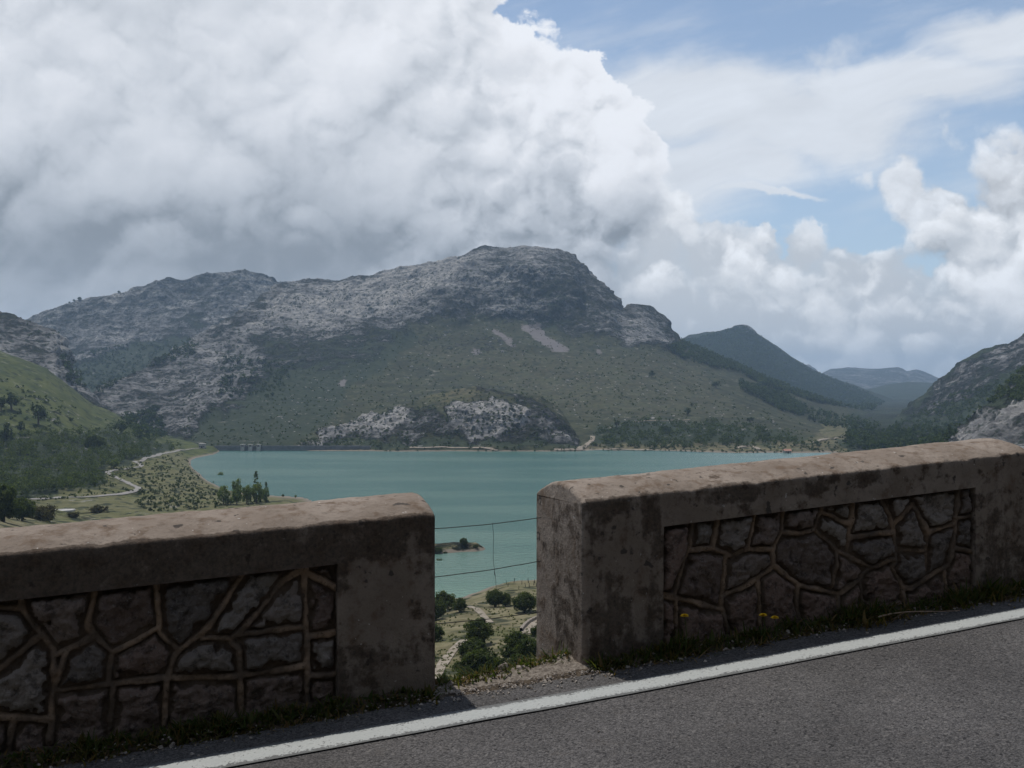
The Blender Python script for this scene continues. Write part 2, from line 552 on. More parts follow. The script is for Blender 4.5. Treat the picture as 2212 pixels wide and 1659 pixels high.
# ---- far hills in the haze
def ridge_cols(crest, Yc, base_y, Yb, mid=((0.35, 0.3), (0.7, 0.65)), back=500):
    out = {}
    for x, yc in crest:
        by = base_y if not callable(base_y) else base_y(x)
        Yc_ = Yc if not callable(Yc) else Yc(x)
        Yb_ = Yb if not callable(Yb) else Yb(x)
        by = max(by, yc + 8)
        k = [(by, Yb_)]
        for fy, fD in mid:
            k.append((by + (yc - by) * fy, Yb_ + (Yc_ - Yb_) * fD))
        k.append((yc, Yc_))
        k.append((yc + 45, Yc_ + back))
        out[x] = k
    return out


layer('far_hills', ridge_cols([(1640, 812), (1700, 800), (1735, 790), (1745, 784), (1757, 793), (1772, 806), (1793, 795), (1834, 793), (1880, 795), (1909, 796), (1942, 793),
                               (1958, 803), (1979, 797), (2000, 805), (2029, 815), (2080, 828), (2160, 840)], 6500, 860, 4800),
      [14, 24, 30, 8], 1640, 2160, 240, 15, {'rock': const(0.55), 'scrub': const(0.4)}, size=2.2, gully=30)
layer('saddle_hill', ridge_cols([(1780, 850), (1850, 845), (1876, 838), (1920, 828), (1960, 823), (2010, 825), (2060, 829), (2140, 835)], 4300, 905, 2900),
      [14, 24, 30, 8], 1780, 2140, 200, 22, {'rock': const(0.1), 'scrub': const(0.85)}, size=1.6)
layer('pointed_hill', ridge_cols([(1380, 775), (1430, 748), (1465, 736), (1490, 723), (1520, 719), (1550, 715), (1580, 708), (1600, 700), (1612, 702), (1630, 714), (1655, 731),
                                  (1690, 757), (1720, 777), (1760, 800), (1800, 818), (1850, 834), (1900, 850), (1960, 875), (2040, 905)], 3400, 925, 2300),
      [20, 40, 60, 10], 1380, 2040, 420, 20, {'rock': Mask([([(1380, 600), (1640, 600), (1640, 722), (1560, 735), (1380, 760)], 0.35), ([(1585, 690), (1640, 690), (1640, 722), (1590, 715)], 0.7)]), 'scrub': const(0.95)}, size=1.3, gully=10)
# ---- shaded ridge on the left, behind the main mountain
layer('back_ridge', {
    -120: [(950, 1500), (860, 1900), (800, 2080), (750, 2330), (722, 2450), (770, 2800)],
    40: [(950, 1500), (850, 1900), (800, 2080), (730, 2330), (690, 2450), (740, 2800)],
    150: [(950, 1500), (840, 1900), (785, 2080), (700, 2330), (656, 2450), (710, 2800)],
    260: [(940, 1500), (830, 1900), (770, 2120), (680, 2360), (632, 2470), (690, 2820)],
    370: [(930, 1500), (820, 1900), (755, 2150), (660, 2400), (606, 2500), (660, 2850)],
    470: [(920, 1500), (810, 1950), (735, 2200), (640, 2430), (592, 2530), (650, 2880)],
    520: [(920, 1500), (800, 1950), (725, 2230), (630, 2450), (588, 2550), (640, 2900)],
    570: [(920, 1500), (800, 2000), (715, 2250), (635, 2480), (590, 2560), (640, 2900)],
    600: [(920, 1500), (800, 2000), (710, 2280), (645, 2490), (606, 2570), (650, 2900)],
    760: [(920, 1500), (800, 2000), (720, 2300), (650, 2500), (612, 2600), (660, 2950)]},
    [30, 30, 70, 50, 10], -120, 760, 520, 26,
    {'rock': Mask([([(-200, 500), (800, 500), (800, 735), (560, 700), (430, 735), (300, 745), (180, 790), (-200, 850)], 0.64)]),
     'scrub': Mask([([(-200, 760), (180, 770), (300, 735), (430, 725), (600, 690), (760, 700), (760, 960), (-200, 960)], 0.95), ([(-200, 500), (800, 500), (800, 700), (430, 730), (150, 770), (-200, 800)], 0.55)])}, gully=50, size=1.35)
# ---- the main mountain over the lake
MAIN = {
    130: [(985, 1000), (975, 1050), (960, 1100), (945, 1150), (930, 1200), (915, 1260), (900, 1300), (960, 1600)],
    220: [(985, 990), (972, 1030), (950, 1120), (920, 1200), (890, 1260), (860, 1330), (836, 1400), (900, 1750)],
    330: [(985, 970), (970, 1000), (950, 1060), (910, 1180), (870, 1300), (820, 1450), (793, 1530), (860, 1900)],
    420: [(985, 945), (968, 985), (940, 1060), (890, 1220), (840, 1370), (780, 1560), (744, 1660), (800, 2050)],
    520: [(985, 930), (969, 975), (930, 1080), (880, 1240), (820, 1420), (740, 1650), (688, 1780), (740, 2200)],
    600: [(985, 920), (970, 965), (930, 1080), (880, 1250), (800, 1480), (690, 1790), (618, 2000), (680, 2400)],
    720: [(985, 910), (971, 955), (930, 1080), (870, 1280), (790, 1520), (670, 1820), (606, 2050), (670, 2450)],
    790: [(985, 905), (972, 950), (930, 1080), (865, 1300), (780, 1550), (655, 1850), (597, 2070), (660, 2450)],
    850: [(985, 900), (973, 945), (930, 1080), (860, 1320), (770, 1580), (650, 1860), (587, 2080), (650, 2450)],
    880: [(985, 900), (974, 944), (926, 1090), (855, 1340), (762, 1610), (645, 1860), (584, 2090), (645, 2450)],
    950: [(985, 895), (975, 940), (920, 1100), (840, 1380), (735, 1700), (625, 1870), (561, 2100), (620, 2450)],
    1000: [(985, 892), (975, 938), (915, 1110), (830, 1400), (715, 1750), (605, 1900), (548, 2110), (610, 2450)],
    1040: [(985, 890), (976, 935), (910, 1120), (820, 1430), (700, 1780), (590, 1930), (534, 2120), (600, 2450)],
    1090: [(985, 888), (977, 932), (910, 1120), (820, 1430), (692, 1800), (580, 1930), (536, 2120), (600, 2450)],
    1150: [(985, 885), (977, 930), (910, 1120), (820, 1430), (690, 1800), (570, 1910), (531, 2120), (600, 2450)],
    1200: [(985, 885), (977, 930), (910, 1120), (820, 1430), (702, 1790), (580, 1900), (538, 2100), (600, 2450)],
    1235: [(985, 885), (978, 929), (910, 1120), (825, 1420), (715, 1770), (600, 1890), (553, 2060), (610, 2420)],
    1255: [(985, 885), (978, 928), (910, 1120), (825, 1420), (722, 1750), (635, 1880), (572, 2040), (630, 2400)],
    1300: [(985, 885), (978, 927), (910, 1120), (828, 1415), (730, 1735), (665, 1860), (616, 1970), (680, 2350)],
    1340: [(985, 885), (979, 925), (910, 1120), (830, 1410), (738, 1720), (705, 1820), (669, 1900), (730, 2300)],
    1365: [(985, 885), (979, 924), (912, 1118), (834, 1402), (742, 1720), (700, 1830), (660, 1930), (730, 2300)],
    1400: [(985, 885), (980, 920), (915, 1110), (840, 1390), (748, 1720), (704, 1840), (661, 1950), (730, 2300)],
    1436: [(985, 885), (980, 918), (920, 1100), (850, 1380), (758, 1720), (722, 1850), (684, 1960), (750, 2300)],
    1450: [(985, 885), (980, 917), (920, 1100), (852, 1375), (765, 1710), (738, 1845), (712, 1950), (770, 2300)],
    1475: [(985, 885), (981, 915), (920, 1100), (856, 1370), (775, 1700), (756, 1830), (741, 1920), (790, 2250)],
    1540: [(985, 885), (981, 914), (925, 1095), (868, 1355), (800, 1660), (780, 1810), (765, 1950), (810, 2250)],
    1610: [(985, 885), (981, 912), (930, 1090), (880, 1340), (830, 1600), (812, 1780), (798, 1960), (840, 2250)],
    1720: [(985, 885), (980, 912), (945, 1080), (910, 1300), (880, 1560), (862, 1750), (846, 1950), (880, 2250)],
    1800: [(985, 885), (977, 925), (955, 1080), (930, 1300), (905, 1560), (890, 1750), (876, 1950), (900, 2250)],
    1900: [(985, 890), (975, 930), (962, 1080), (945, 1300), (925, 1560), (910, 1750), (898, 1950), (915, 2250)],
    2000: [(980, 890), (970, 930), (958, 1080), (945, 1300), (930, 1560), (915, 1750), (905, 1950), (920, 2250)],
    2300: [(980, 890), (970, 930), (958, 1080), (945, 1300), (930, 1560), (915, 1750), (905, 1950), (920, 2250)]}
SCREE = Mask([([(1058, 709), (1080, 712), (1108, 745), (1140, 765), (1097, 752)], 0.85), ([(1108, 709), (1140, 698), (1167, 695), (1189, 730), (1231, 757), (1199, 764), (1143, 725)], 1),
              ([(735, 806), (752, 838), (722, 840)], 0.75), ([(1015, 750), (1045, 762), (1015, 766)], 1), ([(1268, 740), (1300, 758), (1290, 766)], 0.9),
              ([(980, 745), (1000, 752), (985, 756)], 0.8)], blur=2, warp=12)
layer('mountain', MAIN, [8, 20, 50, 80, 90, 100, 12], 130, 2300, 1150, 29, {
    'rock': Mask([([(180, 840), (330, 780), (420, 730), (520, 670), (600, 600), (720, 590), (850, 570), (1040, 515), (1150, 510), (1260, 560), (1340, 650), (1400, 645), (1450, 690), (1480, 740),
                    (1478, 758), (1420, 748), (1360, 742), (1250, 728), (1150, 702), (1050, 692), (960, 695), (890, 705), (850, 740), (800, 780), (740, 800), (640, 800), (560, 840), (480, 890), (410, 945), (330, 955), (260, 940)], 0.66),
                  ([(560, 760), (700, 740), (860, 715), (840, 760), (740, 800), (640, 810), (560, 840)], 0.42),
                  ([(1170, 560), (1260, 570), (1330, 660), (1300, 720), (1220, 700), (1160, 640)], 0.55),
                  ([(600, 650), (850, 590), (1000, 548), (1080, 545), (900, 640), (700, 700), (560, 720), (480, 740)], 1.0),
                  ([(880, 720), (1000, 720), (1280, 740), (1480, 770), (1480, 790), (1200, 800), (1000, 780), (880, 770)], 0.16)]),
    'scree': SCREE,
    'scrub': Mask([([(130, 900), (330, 800), (500, 720), (880, 690), (900, 740), (840, 800), (760, 850), (700, 930), (600, 985), (130, 985)], 0.62),
                   ([(430, 735), (560, 700), (620, 690), (560, 740), (430, 800)], 0.8),
                   ([(600, 780), (820, 760), (780, 830), (600, 880)], 0.8),
                   ([(1000, 560), (1160, 560), (1240, 640), (1240, 720), (1050, 690)], 0.8),
                   ([(1280, 930), (1400, 905), (1560, 915), (1700, 945), (1780, 968), (1500, 968), (1270, 965)], 0.75),
                   ([(1840, 880), (2300, 880), (2300, 985), (1800, 985)], 0.65)]),
    'dry': Mask([([(1240, 968), (1760, 968), (1900, 985), (1240, 990)], 0.75), ([(1750, 940), (1900, 930), (1900, 985), (1700, 985)], 0.45), ([(830, 760), (1500, 770), (1600, 900), (1250, 900), (1000, 800)], 0.10)])},
      gully=44, keep=0.26, size=1.55, calm=(1405, 62, 0.72))
# ---- rocky knoll at the foot of the mountain
layer('knoll', {
    590: [(990, 905), (978, 935), (974, 950), (972, 965), (970, 980), (1000, 1020)],
    625: [(990, 905), (977, 930), (970, 950), (964, 975), (958, 1000), (990, 1060)],
    680: [(990, 900), (976, 925), (962, 955), (945, 1000), (930, 1030), (980, 1120)],
    760: [(990, 900), (976, 922), (955, 960), (925, 1030), (905, 1070), (960, 1170)],
    860: [(990, 900), (977, 920), (950, 960), (905, 1040), (876, 1090), (940, 1220)],
    950: [(990, 900), (977, 920), (945, 960), (892, 1020), (850, 1110), (930, 1260)],
    1030: [(990, 900), (977, 920), (945, 955), (886, 1000), (832, 1120), (925, 1280)],
    1100: [(990, 900), (977, 920), (945, 955), (884, 1000), (843, 1100), (925, 1260)],
    1170: [(990, 900), (977, 920), (945, 958), (890, 1010), (856, 1080), (930, 1230)],
    1210: [(990, 900), (978, 918), (950, 960), (910, 1020), (884, 1070), (940, 1200)],
    1240: [(990, 900), (978, 916), (960, 955), (944, 1000), (934, 1030), (970, 1150)],
    1275: [(990, 900), (980, 914), (975, 940), (970, 960), (966, 980), (990, 1080)]},
    [6, 26, 50, 50, 12], 590, 1275, 520, 11, {
        'rock': Mask([([(610, 975), (680, 930), (780, 895), (860, 880), (960, 892), (930, 912), (960, 898), (1080, 875), (1170, 878), (1235, 935), (1250, 960), (1050, 955), (900, 955), (760, 950), (700, 962)], 0.58),
                      ([(960, 880), (1080, 865), (1140, 880), (1120, 930), (1000, 945)], 0.95), ([(620, 968), (680, 930), (780, 898), (860, 880), (900, 900), (800, 940), (700, 955)], 1.0),
                      ([(990, 815), (1060, 810), (1150, 850), (1200, 880), (1150, 870), (1040, 845)], 0.5)], blur=2),
        'scrub': Mask([([(690, 948), (760, 930), (760, 965), (690, 968)], 0.9), ([(760, 945), (1250, 945), (1250, 972), (760, 972)], 0.62), ([(900, 840), (1200, 810), (1230, 900), (1180, 860), (960, 870)], 0.12)]),
        'dry': Mask([([(880, 850), (1010, 830), (1060, 850), (960, 872)], 0.35), ([(1240, 966), (1290, 966), (1290, 990), (1240, 990)], 0.8)])}, size=0.35, gully=12, smooth=2)
# ---- rock hill on the left
layer('rock_hill', {
    -200: [(860, 950), (800, 1010), (740, 1100), (660, 1230), (600, 1320), (680, 1550)],
    -80: [(900, 950), (820, 1010), (770, 1090), (700, 1210), (640, 1300), (700, 1550)],
    0: [(900, 950), (820, 1010), (790, 1070), (730, 1200), (678, 1290), (730, 1550)],
    50: [(910, 950), (830, 1010), (800, 1070), (740, 1200), (692, 1280), (740, 1500)],
    105: [(920, 950), (850, 1010), (820, 1070), (760, 1190), (712, 1270), (760, 1500)],
    132: [(925, 950), (862, 1010), (840, 1060), (790, 1180), (745, 1260), (790, 1500)],
    142: [(930, 950), (870, 1010), (850, 1060), (815, 1160), (788, 1250), (830, 1500)],
    170: [(940, 950), (890, 1010), (872, 1060), (850, 1140), (828, 1220), (870, 1450)],
    215: [(945, 950), (915, 1005), (900, 1050), (885, 1110), (868, 1180), (900, 1400)],
    270: [(955, 950), (938, 1000), (930, 1040), (922, 1090), (912, 1140), (940, 1350)],
    345: [(975, 940), (962, 980), (957, 1020), (952, 1060), (946, 1090), (970, 1250)]},
    [12, 24, 40, 40, 10], -200, 345, 340, 16, {
        'rock': Mask([([(-300, 500), (150, 700), (360, 950), (300, 940), (200, 885), (120, 840), (0, 790), (-300, 740)], 0.62), ([(60, 700), (150, 740), (180, 850), (120, 800)], 0.85)]),
        'scrub': const(0.62), 'dry': const(0.1)}, size=0.6, gully=14)
# ---- rocky slopes on the right
layer('right_slope', {
    1840: [(985, 1050), (975, 1150), (968, 1250), (962, 1350), (956, 1450), (975, 1700)],
    1880: [(985, 1050), (970, 1150), (960, 1250), (952, 1350), (943, 1450), (970, 1700)],
    1930: [(985, 1050), (965, 1150), (945, 1270), (925, 1400), (904, 1520), (940, 1800)],
    1960: [(985, 1050), (965, 1150), (938, 1280), (908, 1430), (879, 1550), (930, 1850)],
    2000: [(985, 1050), (962, 1150), (925, 1290), (885, 1450), (845, 1580), (900, 1900)],
    2032: [(985, 1050), (960, 1150), (915, 1290), (865, 1450), (822, 1600), (880, 1900)],
    2080: [(985, 1040), (955, 1150), (900, 1290), (830, 1450), (775, 1600), (840, 1900)],
    2118: [(985, 1030), (950, 1140), (890, 1280), (810, 1440), (753, 1590), (820, 1900)],
    2150: [(985, 1020), (945, 1130), (880, 1270), (800, 1430), (745, 1580), (810, 1900)],
    2182: [(985, 1010), (940, 1120), (875, 1260), (795, 1420), (739, 1560), (800, 1900)],
    2212: [(985, 1000), (935, 1110), (865, 1250), (780, 1410), (721, 1540), (790, 1900)],
    2420: [(985, 980), (920, 1090), (830, 1220), (720, 1380), (640, 1500), (720, 1900)]},
    [20, 40, 60, 60, 10], 1840, 2420, 420, 20, {
        'rock': Mask([([(1900, 930), (1960, 890), (2080, 780), (2420, 620), (2420, 800), (2212, 800), (2120, 850), (2040, 890), (1960, 925)], 0.60), ([(1840, 930), (2100, 880), (2100, 990), (1840, 990)], 0.12)]),
        'scrub': const(0.78)}, size=0.8, gully=16)
layer('near_crag', {
    1990: [(1000, 560), (990, 640), (984, 690), (978, 740), (972, 780), (990, 900)],
    2035: [(1000, 560), (985, 640), (972, 690), (962, 740), (952, 780), (980, 920)],
    2065: [(1000, 560), (980, 640), (962, 690), (946, 745), (932, 790), (970, 930)],
    2100: [(1000, 560), (975, 640), (950, 690), (925, 750), (903, 800), (950, 950)],
    2140: [(1000, 560), (970, 640), (935, 690), (895, 760), (868, 815), (930, 980)],
    2172: [(1000, 560), (965, 640), (920, 690), (870, 760), (832, 820), (900, 1000)],
    2212: [(1000, 560), (960, 640), (905, 690), (845, 760), (795, 830), (870, 1000)],
    2420: [(1000, 540), (940, 620), (860, 680), (760, 750), (690, 820), (780, 1000)]},
    [10, 30, 50, 40, 8], 1990, 2420, 340, 9, {
        'rock': Mask([([(2020, 975), (2060, 940), (2120, 890), (2200, 862), (2420, 820), (2420, 1000), (2020, 1000)], 0.85), ([(2150, 850), (2420, 760), (2420, 815), (2200, 860)], 0.42)]),
        'scrub': const(0.8)}, size=0.33, gully=10)

# ---- valley floor, shores and the slope under the road: columns of (distance, height)
GC = {
    -900: [(5, 58), (30, 54), (100, 50), (200, 44), (300, 42), (430, 50), (600, 90), (900, 180), (1500, 300), (3000, 300)],
    -300: [(5, 58), (30, 52), (100, 42), (200, 34), (300, 26), (400, 22), (500, 26), (600, 40), (760, 80), (1000, 140), (1400, 150)],
    0: [(5, 58), (30, 51), (100, 40), (170, 36), (240, 29), (300, 22), (400, 14), (480, 10), (600, 15), (680, 24.5), (760, 48), (850, 74), (950, 93), (1050, 96), (1400, 90)],
    100: [(5, 58), (30, 51), (100, 39), (170, 33), (240, 26), (300, 19), (400, 10), (480, 9), (600, 13), (700, 22), (800, 45), (900, 68), (1000, 78), (1150, 76), (1400, 60)],
    200: [(5, 58), (30, 50), (100, 37), (170, 30), (240, 22), (300, 15), (400, 8.5), (470, 9), (590, 10), (750, 17), (850, 28), (950, 38), (1050, 41), (1200, 36), (1500, 20)],
    300: [(5, 58), (30, 50), (100, 36), (170, 28), (240, 20), (300, 13), (400, 7.5), (470, 8), (590, 8), (750, 11), (850, 15), (950, 20), (1030, 20), (1200, 12), (1500, 6)],
    350: [(5, 58), (30, 50), (100, 35), (170, 27), (240, 19), (300, 12), (400, 6.5), (470, 7), (590, 7), (700, 7), (790, 7), (930, 8.5), (1000, 8), (1200, 5)],
    400: [(5, 58), (30, 49), (100, 35), (170, 26), (240, 18), (300, 11), (400, 6), (470, 5.5), (590, 4.5), (700, 3), (780, 1.6), (830, 1.5), (880, 3), (940, 5), (1000, 4), (1200, 3)],
    418: [(5, 58), (30, 49), (100, 35), (170, 26), (240, 18), (300, 11), (400, 6), (470, 5.3), (590, 3.5), (680, 1.6), (725, 0.2), (760, -1), (810, -.8), (838, 0.3), (880, 3.5), (940, 5), (1000, 3), (1200, 0)],
    460: [(5, 58), (30, 49), (100, 34), (170, 25), (240, 17), (300, 10), (400, 5.5), (470, 5), (560, 2.5), (622, 0.1), (660, -2), (800, -5), (860, -1.5), (885, .8), (915, 4), (940, 4), (980, -3), (1200, -8)],
    500: [(5, 58), (30, 49), (100, 34), (170, 24), (240, 16), (300, 10), (400, 5.5), (470, 4.5), (540, 2), (575, 0.1), (610, -2), (800, -8), (930, -8), (1200, -10)],
    575: [(5, 58), (30, 49), (100, 33), (170, 23), (240, 15), (300, 9), (400, 5), (470, 4), (530, 1.5), (558, 0.1), (600, -3), (800, -9), (1200, -12)],
    650: [(5, 58), (30, 48), (100, 33), (170, 22), (240, 14), (300, 9), (400, 5), (470, 3), (520, 1.2), (546, 0.1), (590, -3), (800, -9), (1200, -12)],
    760: [(5, 58), (30, 48), (100, 32), (170, 21), (240, 13), (300, 7.5), (380, 4), (420, 2), (465, 0.1), (500, -2), (800, -9), (1200, -12)],
    850: [(5, 58), (30, 48), (100, 31), (170, 19.5), (240, 10), (300, 3), (340, 1.5), (380, 1.2), (420, 0.1), (450, -2), (800, -9), (1200, -12)],
    940: [(5, 58.5), (25, 49), (60, 39.5), (100, 30), (150, 20), (171, 17), (205, 12), (240, 8), (275, 2.5), (288, 0.1), (300, -.8), (800, -9), (1200, -12)],
    1000: [(5, 58.5), (25, 49), (60, 39.5), (100, 30), (150, 20.5), (171, 17.5), (205, 13), (240, 8.5), (275, 2.2), (289, 0.1), (305, -1.5), (800, -9), (1200, -12)],
    1050: [(5, 58.5), (25, 49), (60, 39.5), (100, 30.5), (150, 21), (171, 18), (205, 13), (240, 8.5), (280, 3.2), (301, 0.1), (315, -1.5), (800, -9), (1200, -12)],
    1100: [(5, 58.5), (25, 49), (60, 40), (100, 31), (150, 21.5), (171, 18.5), (205, 13.5), (240, 8.5), (280, 4.5), (300, 2.6), (313, 0.1), (325, -2), (800, -9), (1200, -12)],
    1170: [(5, 58.5), (25, 50), (60, 41), (100, 32), (150, 22), (171, 19), (205, 14), (240, 9), (280, 4.8), (300, 3), (316, 0.1), (330, -2), (800, -9), (1200, -12)],
    1300: [(5, 58), (30, 50), (100, 34), (170, 21), (240, 12), (300, 6), (340, 0.1), (360, -2), (800, -9), (1200, -12)],
    1500: [(5, 58), (30, 50), (100, 36), (170, 25), (240, 17), (300, 12), (400, 5), (460, 0.1), (500, -3), (800, -6), (1200, -10)],
    1700: [(5, 58), (30, 51), (100, 40), (170, 32), (240, 26), (300, 21), (400, 13), (500, 7), (600, 2.5), (650, 0.1), (700, -2), (850, -2), (1000, 0)],
    1790: [(5, 58), (30, 52), (100, 44), (170, 37), (240, 31), (300, 26), (400, 18), (500, 12), (600, 8), (700, 4), (800, 1.2), (858, 0.1), (880, -.4), (905, -.3), (950, 2), (1050, 4)],
    1840: [(5, 58), (30, 53), (100, 45), (170, 38), (240, 33), (300, 28), (400, 21), (500, 15), (600, 11), (700, 8), (800, 4), (860, 2), (900, 2), (1000, 4), (1100, 6)],
    2000: [(5, 58), (30, 54), (100, 47), (170, 42), (240, 37), (300, 33), (400, 27), (500, 22), (600, 16), (700, 11), (800, 8), (900, 7), (1000, 7), (1200, 8)],
    2212: [(5, 58), (30, 55), (100, 50), (170, 46), (240, 42), (300, 39), (400, 35), (500, 28), (600, 22), (700, 16), (800, 12), (1000, 10), (1200, 10)],
    3100: [(5, 58), (30, 58), (100, 66), (200, 80), (400, 100), (800, 120), (1200, 160), (3000, 200)]}


def ground():
    kx = np.array(sorted(GC), dtype=float)
    D = np.concatenate([np.geomspace(5.2, 40, 60), np.geomspace(40.7, 130, 90), np.geomspace(131, 420, 260), np.geomspace(423, 1250, 240), np.geomspace(1300, 11800, 24)])
    xs = np.concatenate([np.linspace(-900, -160, 60), np.linspace(-152, 2352, 800), np.linspace(2365, 3100, 60)])
    T = np.stack([np.interp(D, [a for a, _ in GC[k]], [b for _, b in GC[k]]) for k in sorted(GC)], 1)   # nD, ncol
    Z = np.empty((len(D), len(xs)))
    for i in range(len(D)): Z[i] = np.interp(xs, kx, T[i])
    Z = smooth_rows(Z, 3, 0)
    X = (xs[None, :] * PU - 512) / FOC * D[:, None]; Yg = np.broadcast_to(D[:, None], X.shape)
    # the spit with its lone tree
    ax, ay, bx, by = -120.0, 366.0, -14.5, 377.0
    tt = np.clip(((X - ax) * (bx - ax) + (Yg - ay) * (by - ay)) / ((bx - ax) ** 2 + (by - ay) ** 2), 0, 1)
    dd = np.hypot(X - (ax + tt * (bx - ax)), Yg - (ay + tt * (by - ay)))
    rad = 34 - 29 * tt
    dd = dd + 5 * fbm(np.stack([X / 14, Yg / 14, X * 0], -1), 4)
    spit = 2.6 * np.clip(1.0 - dd / rad, -3, 0.75) + 0.15
    Z = np.maximum(Z, spit)
    n = fbm(np.stack([X / 40, Yg / 40, X * 0], -1), 6, 0.5, off=3.0)
    n2 = fbm(np.stack([X / 6, Yg / 6, X * 0], -1), 4, 0.5, off=6.0)
    sh = np.clip((np.abs(Z) - 0.2) / 6, 0.08, 1) * np.clip((Yg - 8) / 40, 0, 1)
    Z = Z + sh * (2.2 * n + 0.35 * n2) * np.clip(Yg / 300, 0.3, 1.6) + (1 - np.clip(np.abs(Z) / 3, 0, 1)) * 0.35 * n2 * np.clip((Yg - 200) / 50, 0, 1)
    Y0 = np.broadcast_to(xs[None, :], X.shape)
    YP = (384 + (CAM_Z - Z) * FOC / Yg) / PU
    rock = np.where(Yg < 40, 0.55, 0.10)
    rock = np.where((Y0 > 1850) & (Yg > 350), 0.35, rock)
    spitm = np.clip(1.2 - dd / rad, 0, 1) * (Y0 < 1045)
    rock = np.maximum(rock, 0.42 * np.clip(spitm * 2, 0, 1))
    left = Y0 < 760
    dry = np.where((Yg > 45) & (Yg < 345), 0.66, 0.0)
    plain = Mask([([(60, 1070), (300, 1045), (240, 1015), (300, 995), (390, 972), (420, 985), (480, 1050), (600, 1070), (700, 1090), (560, 1160), (0, 1180)], 0.42),
                  ([(60, 960), (240, 950), (300, 1000), (230, 1020), (300, 1050), (90, 1075), (0, 1060)], 0.35)], blur=4)
    dry = np.where(left & (Yg > 330), plain(Y0, YP), dry)
    dry = np.maximum(dry, np.where((Y0 > 1650) & (Yg > 700), 0.4, 0))
    dry = np.maximum(dry, 0.6 * np.clip(spitm * 2, 0, 1))
    scrub = np.where(left & (Yg > 450), Mask([([(-200, 940), (100, 935), (250, 925), (360, 955), (390, 970), (290, 995), (230, 1010), (240, 1040), (60, 1072), (-200, 1090)], 0.75)], blur=4)(Y0, YP), 0.12)
    scrub = np.where((Y0 > 1830) & (Yg > 300), 0.7, scrub)
    P = np.stack([X, Yg, Z], -1)
    o = np_mesh('ground', P.reshape(-1, 3), grid_faces(len(D), len(xs)), M_TERRAIN, True,
                {'rock': rock, 'scree': rock * 0, 'scrub': scrub, 'dry': dry, 'lush': np.where(left & (Yg > 330), 0.85, 0.25)})
    tag(o, kind='structure'); register(o)
    return o


ground()


# ---- water
def lake():
    ma, t, b = material("reservoir_water")
    P = geo(t).outputs['Position']
    x, y, z = t.sep(P)
    n = t.noise(t.v('MULTIPLY', P, (0.0045, 0.019, 1)), 1.0, 6, 0.6)
    deep, shal = (0.032, 0.108, 0.086), (0.098, 0.178, 0.138)
    near = t.rng(y, 560, 290)
    c = t.mix(t.add(t.mul(near, 0.75), t.mul(t.rng(n, 0.42, 0.60), 0.50)), deep, shal)
    c = t.mix(t.rng(t.add(x, t.mul(t.sub(n, 0.5), 120)), 90, 420), c, (0.150, 0.230, 0.205))
    c = t.mix(t.mul(t.rng(y, 330, 285), 0.6), c, (0.17, 0.275, 0.20))
    t.put(b.inputs['Base Color'], c)
    b.inputs['Roughness'].default_value = 0.22
    b.inputs['Specular IOR Level'].default_value = 0.27
    wv = t.add(t.noise(t.v('MULTIPLY', P, (0.25, 0.5, 1)), 1.0, 5, 0.6), t.mul(t.noise(P, 1.6, 3, 0.6), 0.25))
    t.put(b.inputs['Normal'], t.bump(wv, 0.75, 1.0))
    bm = bmesh.new()
    vs = [bm.verts.new(q) for q in ((-700, 255, 0), (560, 255, 0), (900, 1010, 0), (-500, 1010, 0))]
    bm.faces.new(vs)
    me = bpy.data.meshes.new('lake_water'); bm.to_mesh(me); bm.free()
    me.materials.append(ma)
    o = bpy.data.objects.new('lake_water', me); COL.objects.link(o)
    tag(o, kind='structure')
    return o


lake()
# ------------------------------------------------------------------ roadside: road, parapets, wires
RD = Vector((math.sin(R(68.7)), math.cos(R(68.7))))     # along the road, uphill
RN = Vector((-RD.y, RD.x))                               # across the road, towards the valley
NF = 4.36                                                # front face of the parapets
WT = 0.60                                                # their thickness


def road_z(s):
    s = np.asarray(s, dtype=float)
    return CAM_Z - 1.36 + np.where(s > 2.076, 0.0584, 0.049) * (s - 2.076)


def W(s, n, z):
    s, n, z = np.broadcast_arrays(np.asarray(s, float), np.asarray(n, float), np.asarray(z, float))
    return np.stack([s * RD.x + n * RN.x, s * RD.y + n * RN.y, z], -1)


def wall_pt(px, py, n=NF):
    """picture point (1024 wide) on the upright plane n -> (s, z)"""
    tt = (px - 512) / FOC
    k = n / (RN.x * tt + RN.y)
    return (RD.x * tt + RD.y) * k, CAM_Z + (384 - py) / FOC * k


def m_asphalt():
    ma, t, b = material("worn_asphalt")
    P = objpos(t)
    g = t.voro(P, 165.0, out='Color'); gv = t.sep(g)[0]
    ch = t.voro(P, 95.0, out='Color'); cv = t.sep(ch)[1]
    big = t.noise(P, 1.3, 6, 0.6); mid = t.noise(P, 9.0, 5, 0.65)
    c = t.mix(t.rng(gv, 0.15, 0.95, smooth=False), (0.046, 0.044, 0.043), (0.118, 0.111, 0.108))
    c = t.mix(t.rng(cv, 0.90, 1.0), c, (0.135, 0.127, 0.12))
    c = t.mix(t.rng(cv, 0.10, 0.0), c, (0.024, 0.023, 0.023))
    c = t.mix(t.rng(big, 0.3, 0.7), t.scale(c, 0.80), t.scale(c, 1.16))
    c = t.mix(t.mul(t.rng(mid, 0.55, 0.75), 0.4), c, (0.085, 0.075, 0.066))
    t.put(b.inputs['Base Color'], c)
    b.inputs['Roughness'].default_value = 0.88
    h = t.add(t.mul(t.voro(P, 150.0), -0.5), t.add(t.mul(t.voro(P, 85.0), -0.6), t.mul(mid, 0.4)))
    t.put(b.inputs['Normal'], t.bump(h, 0.8, 0.012))
    return ma


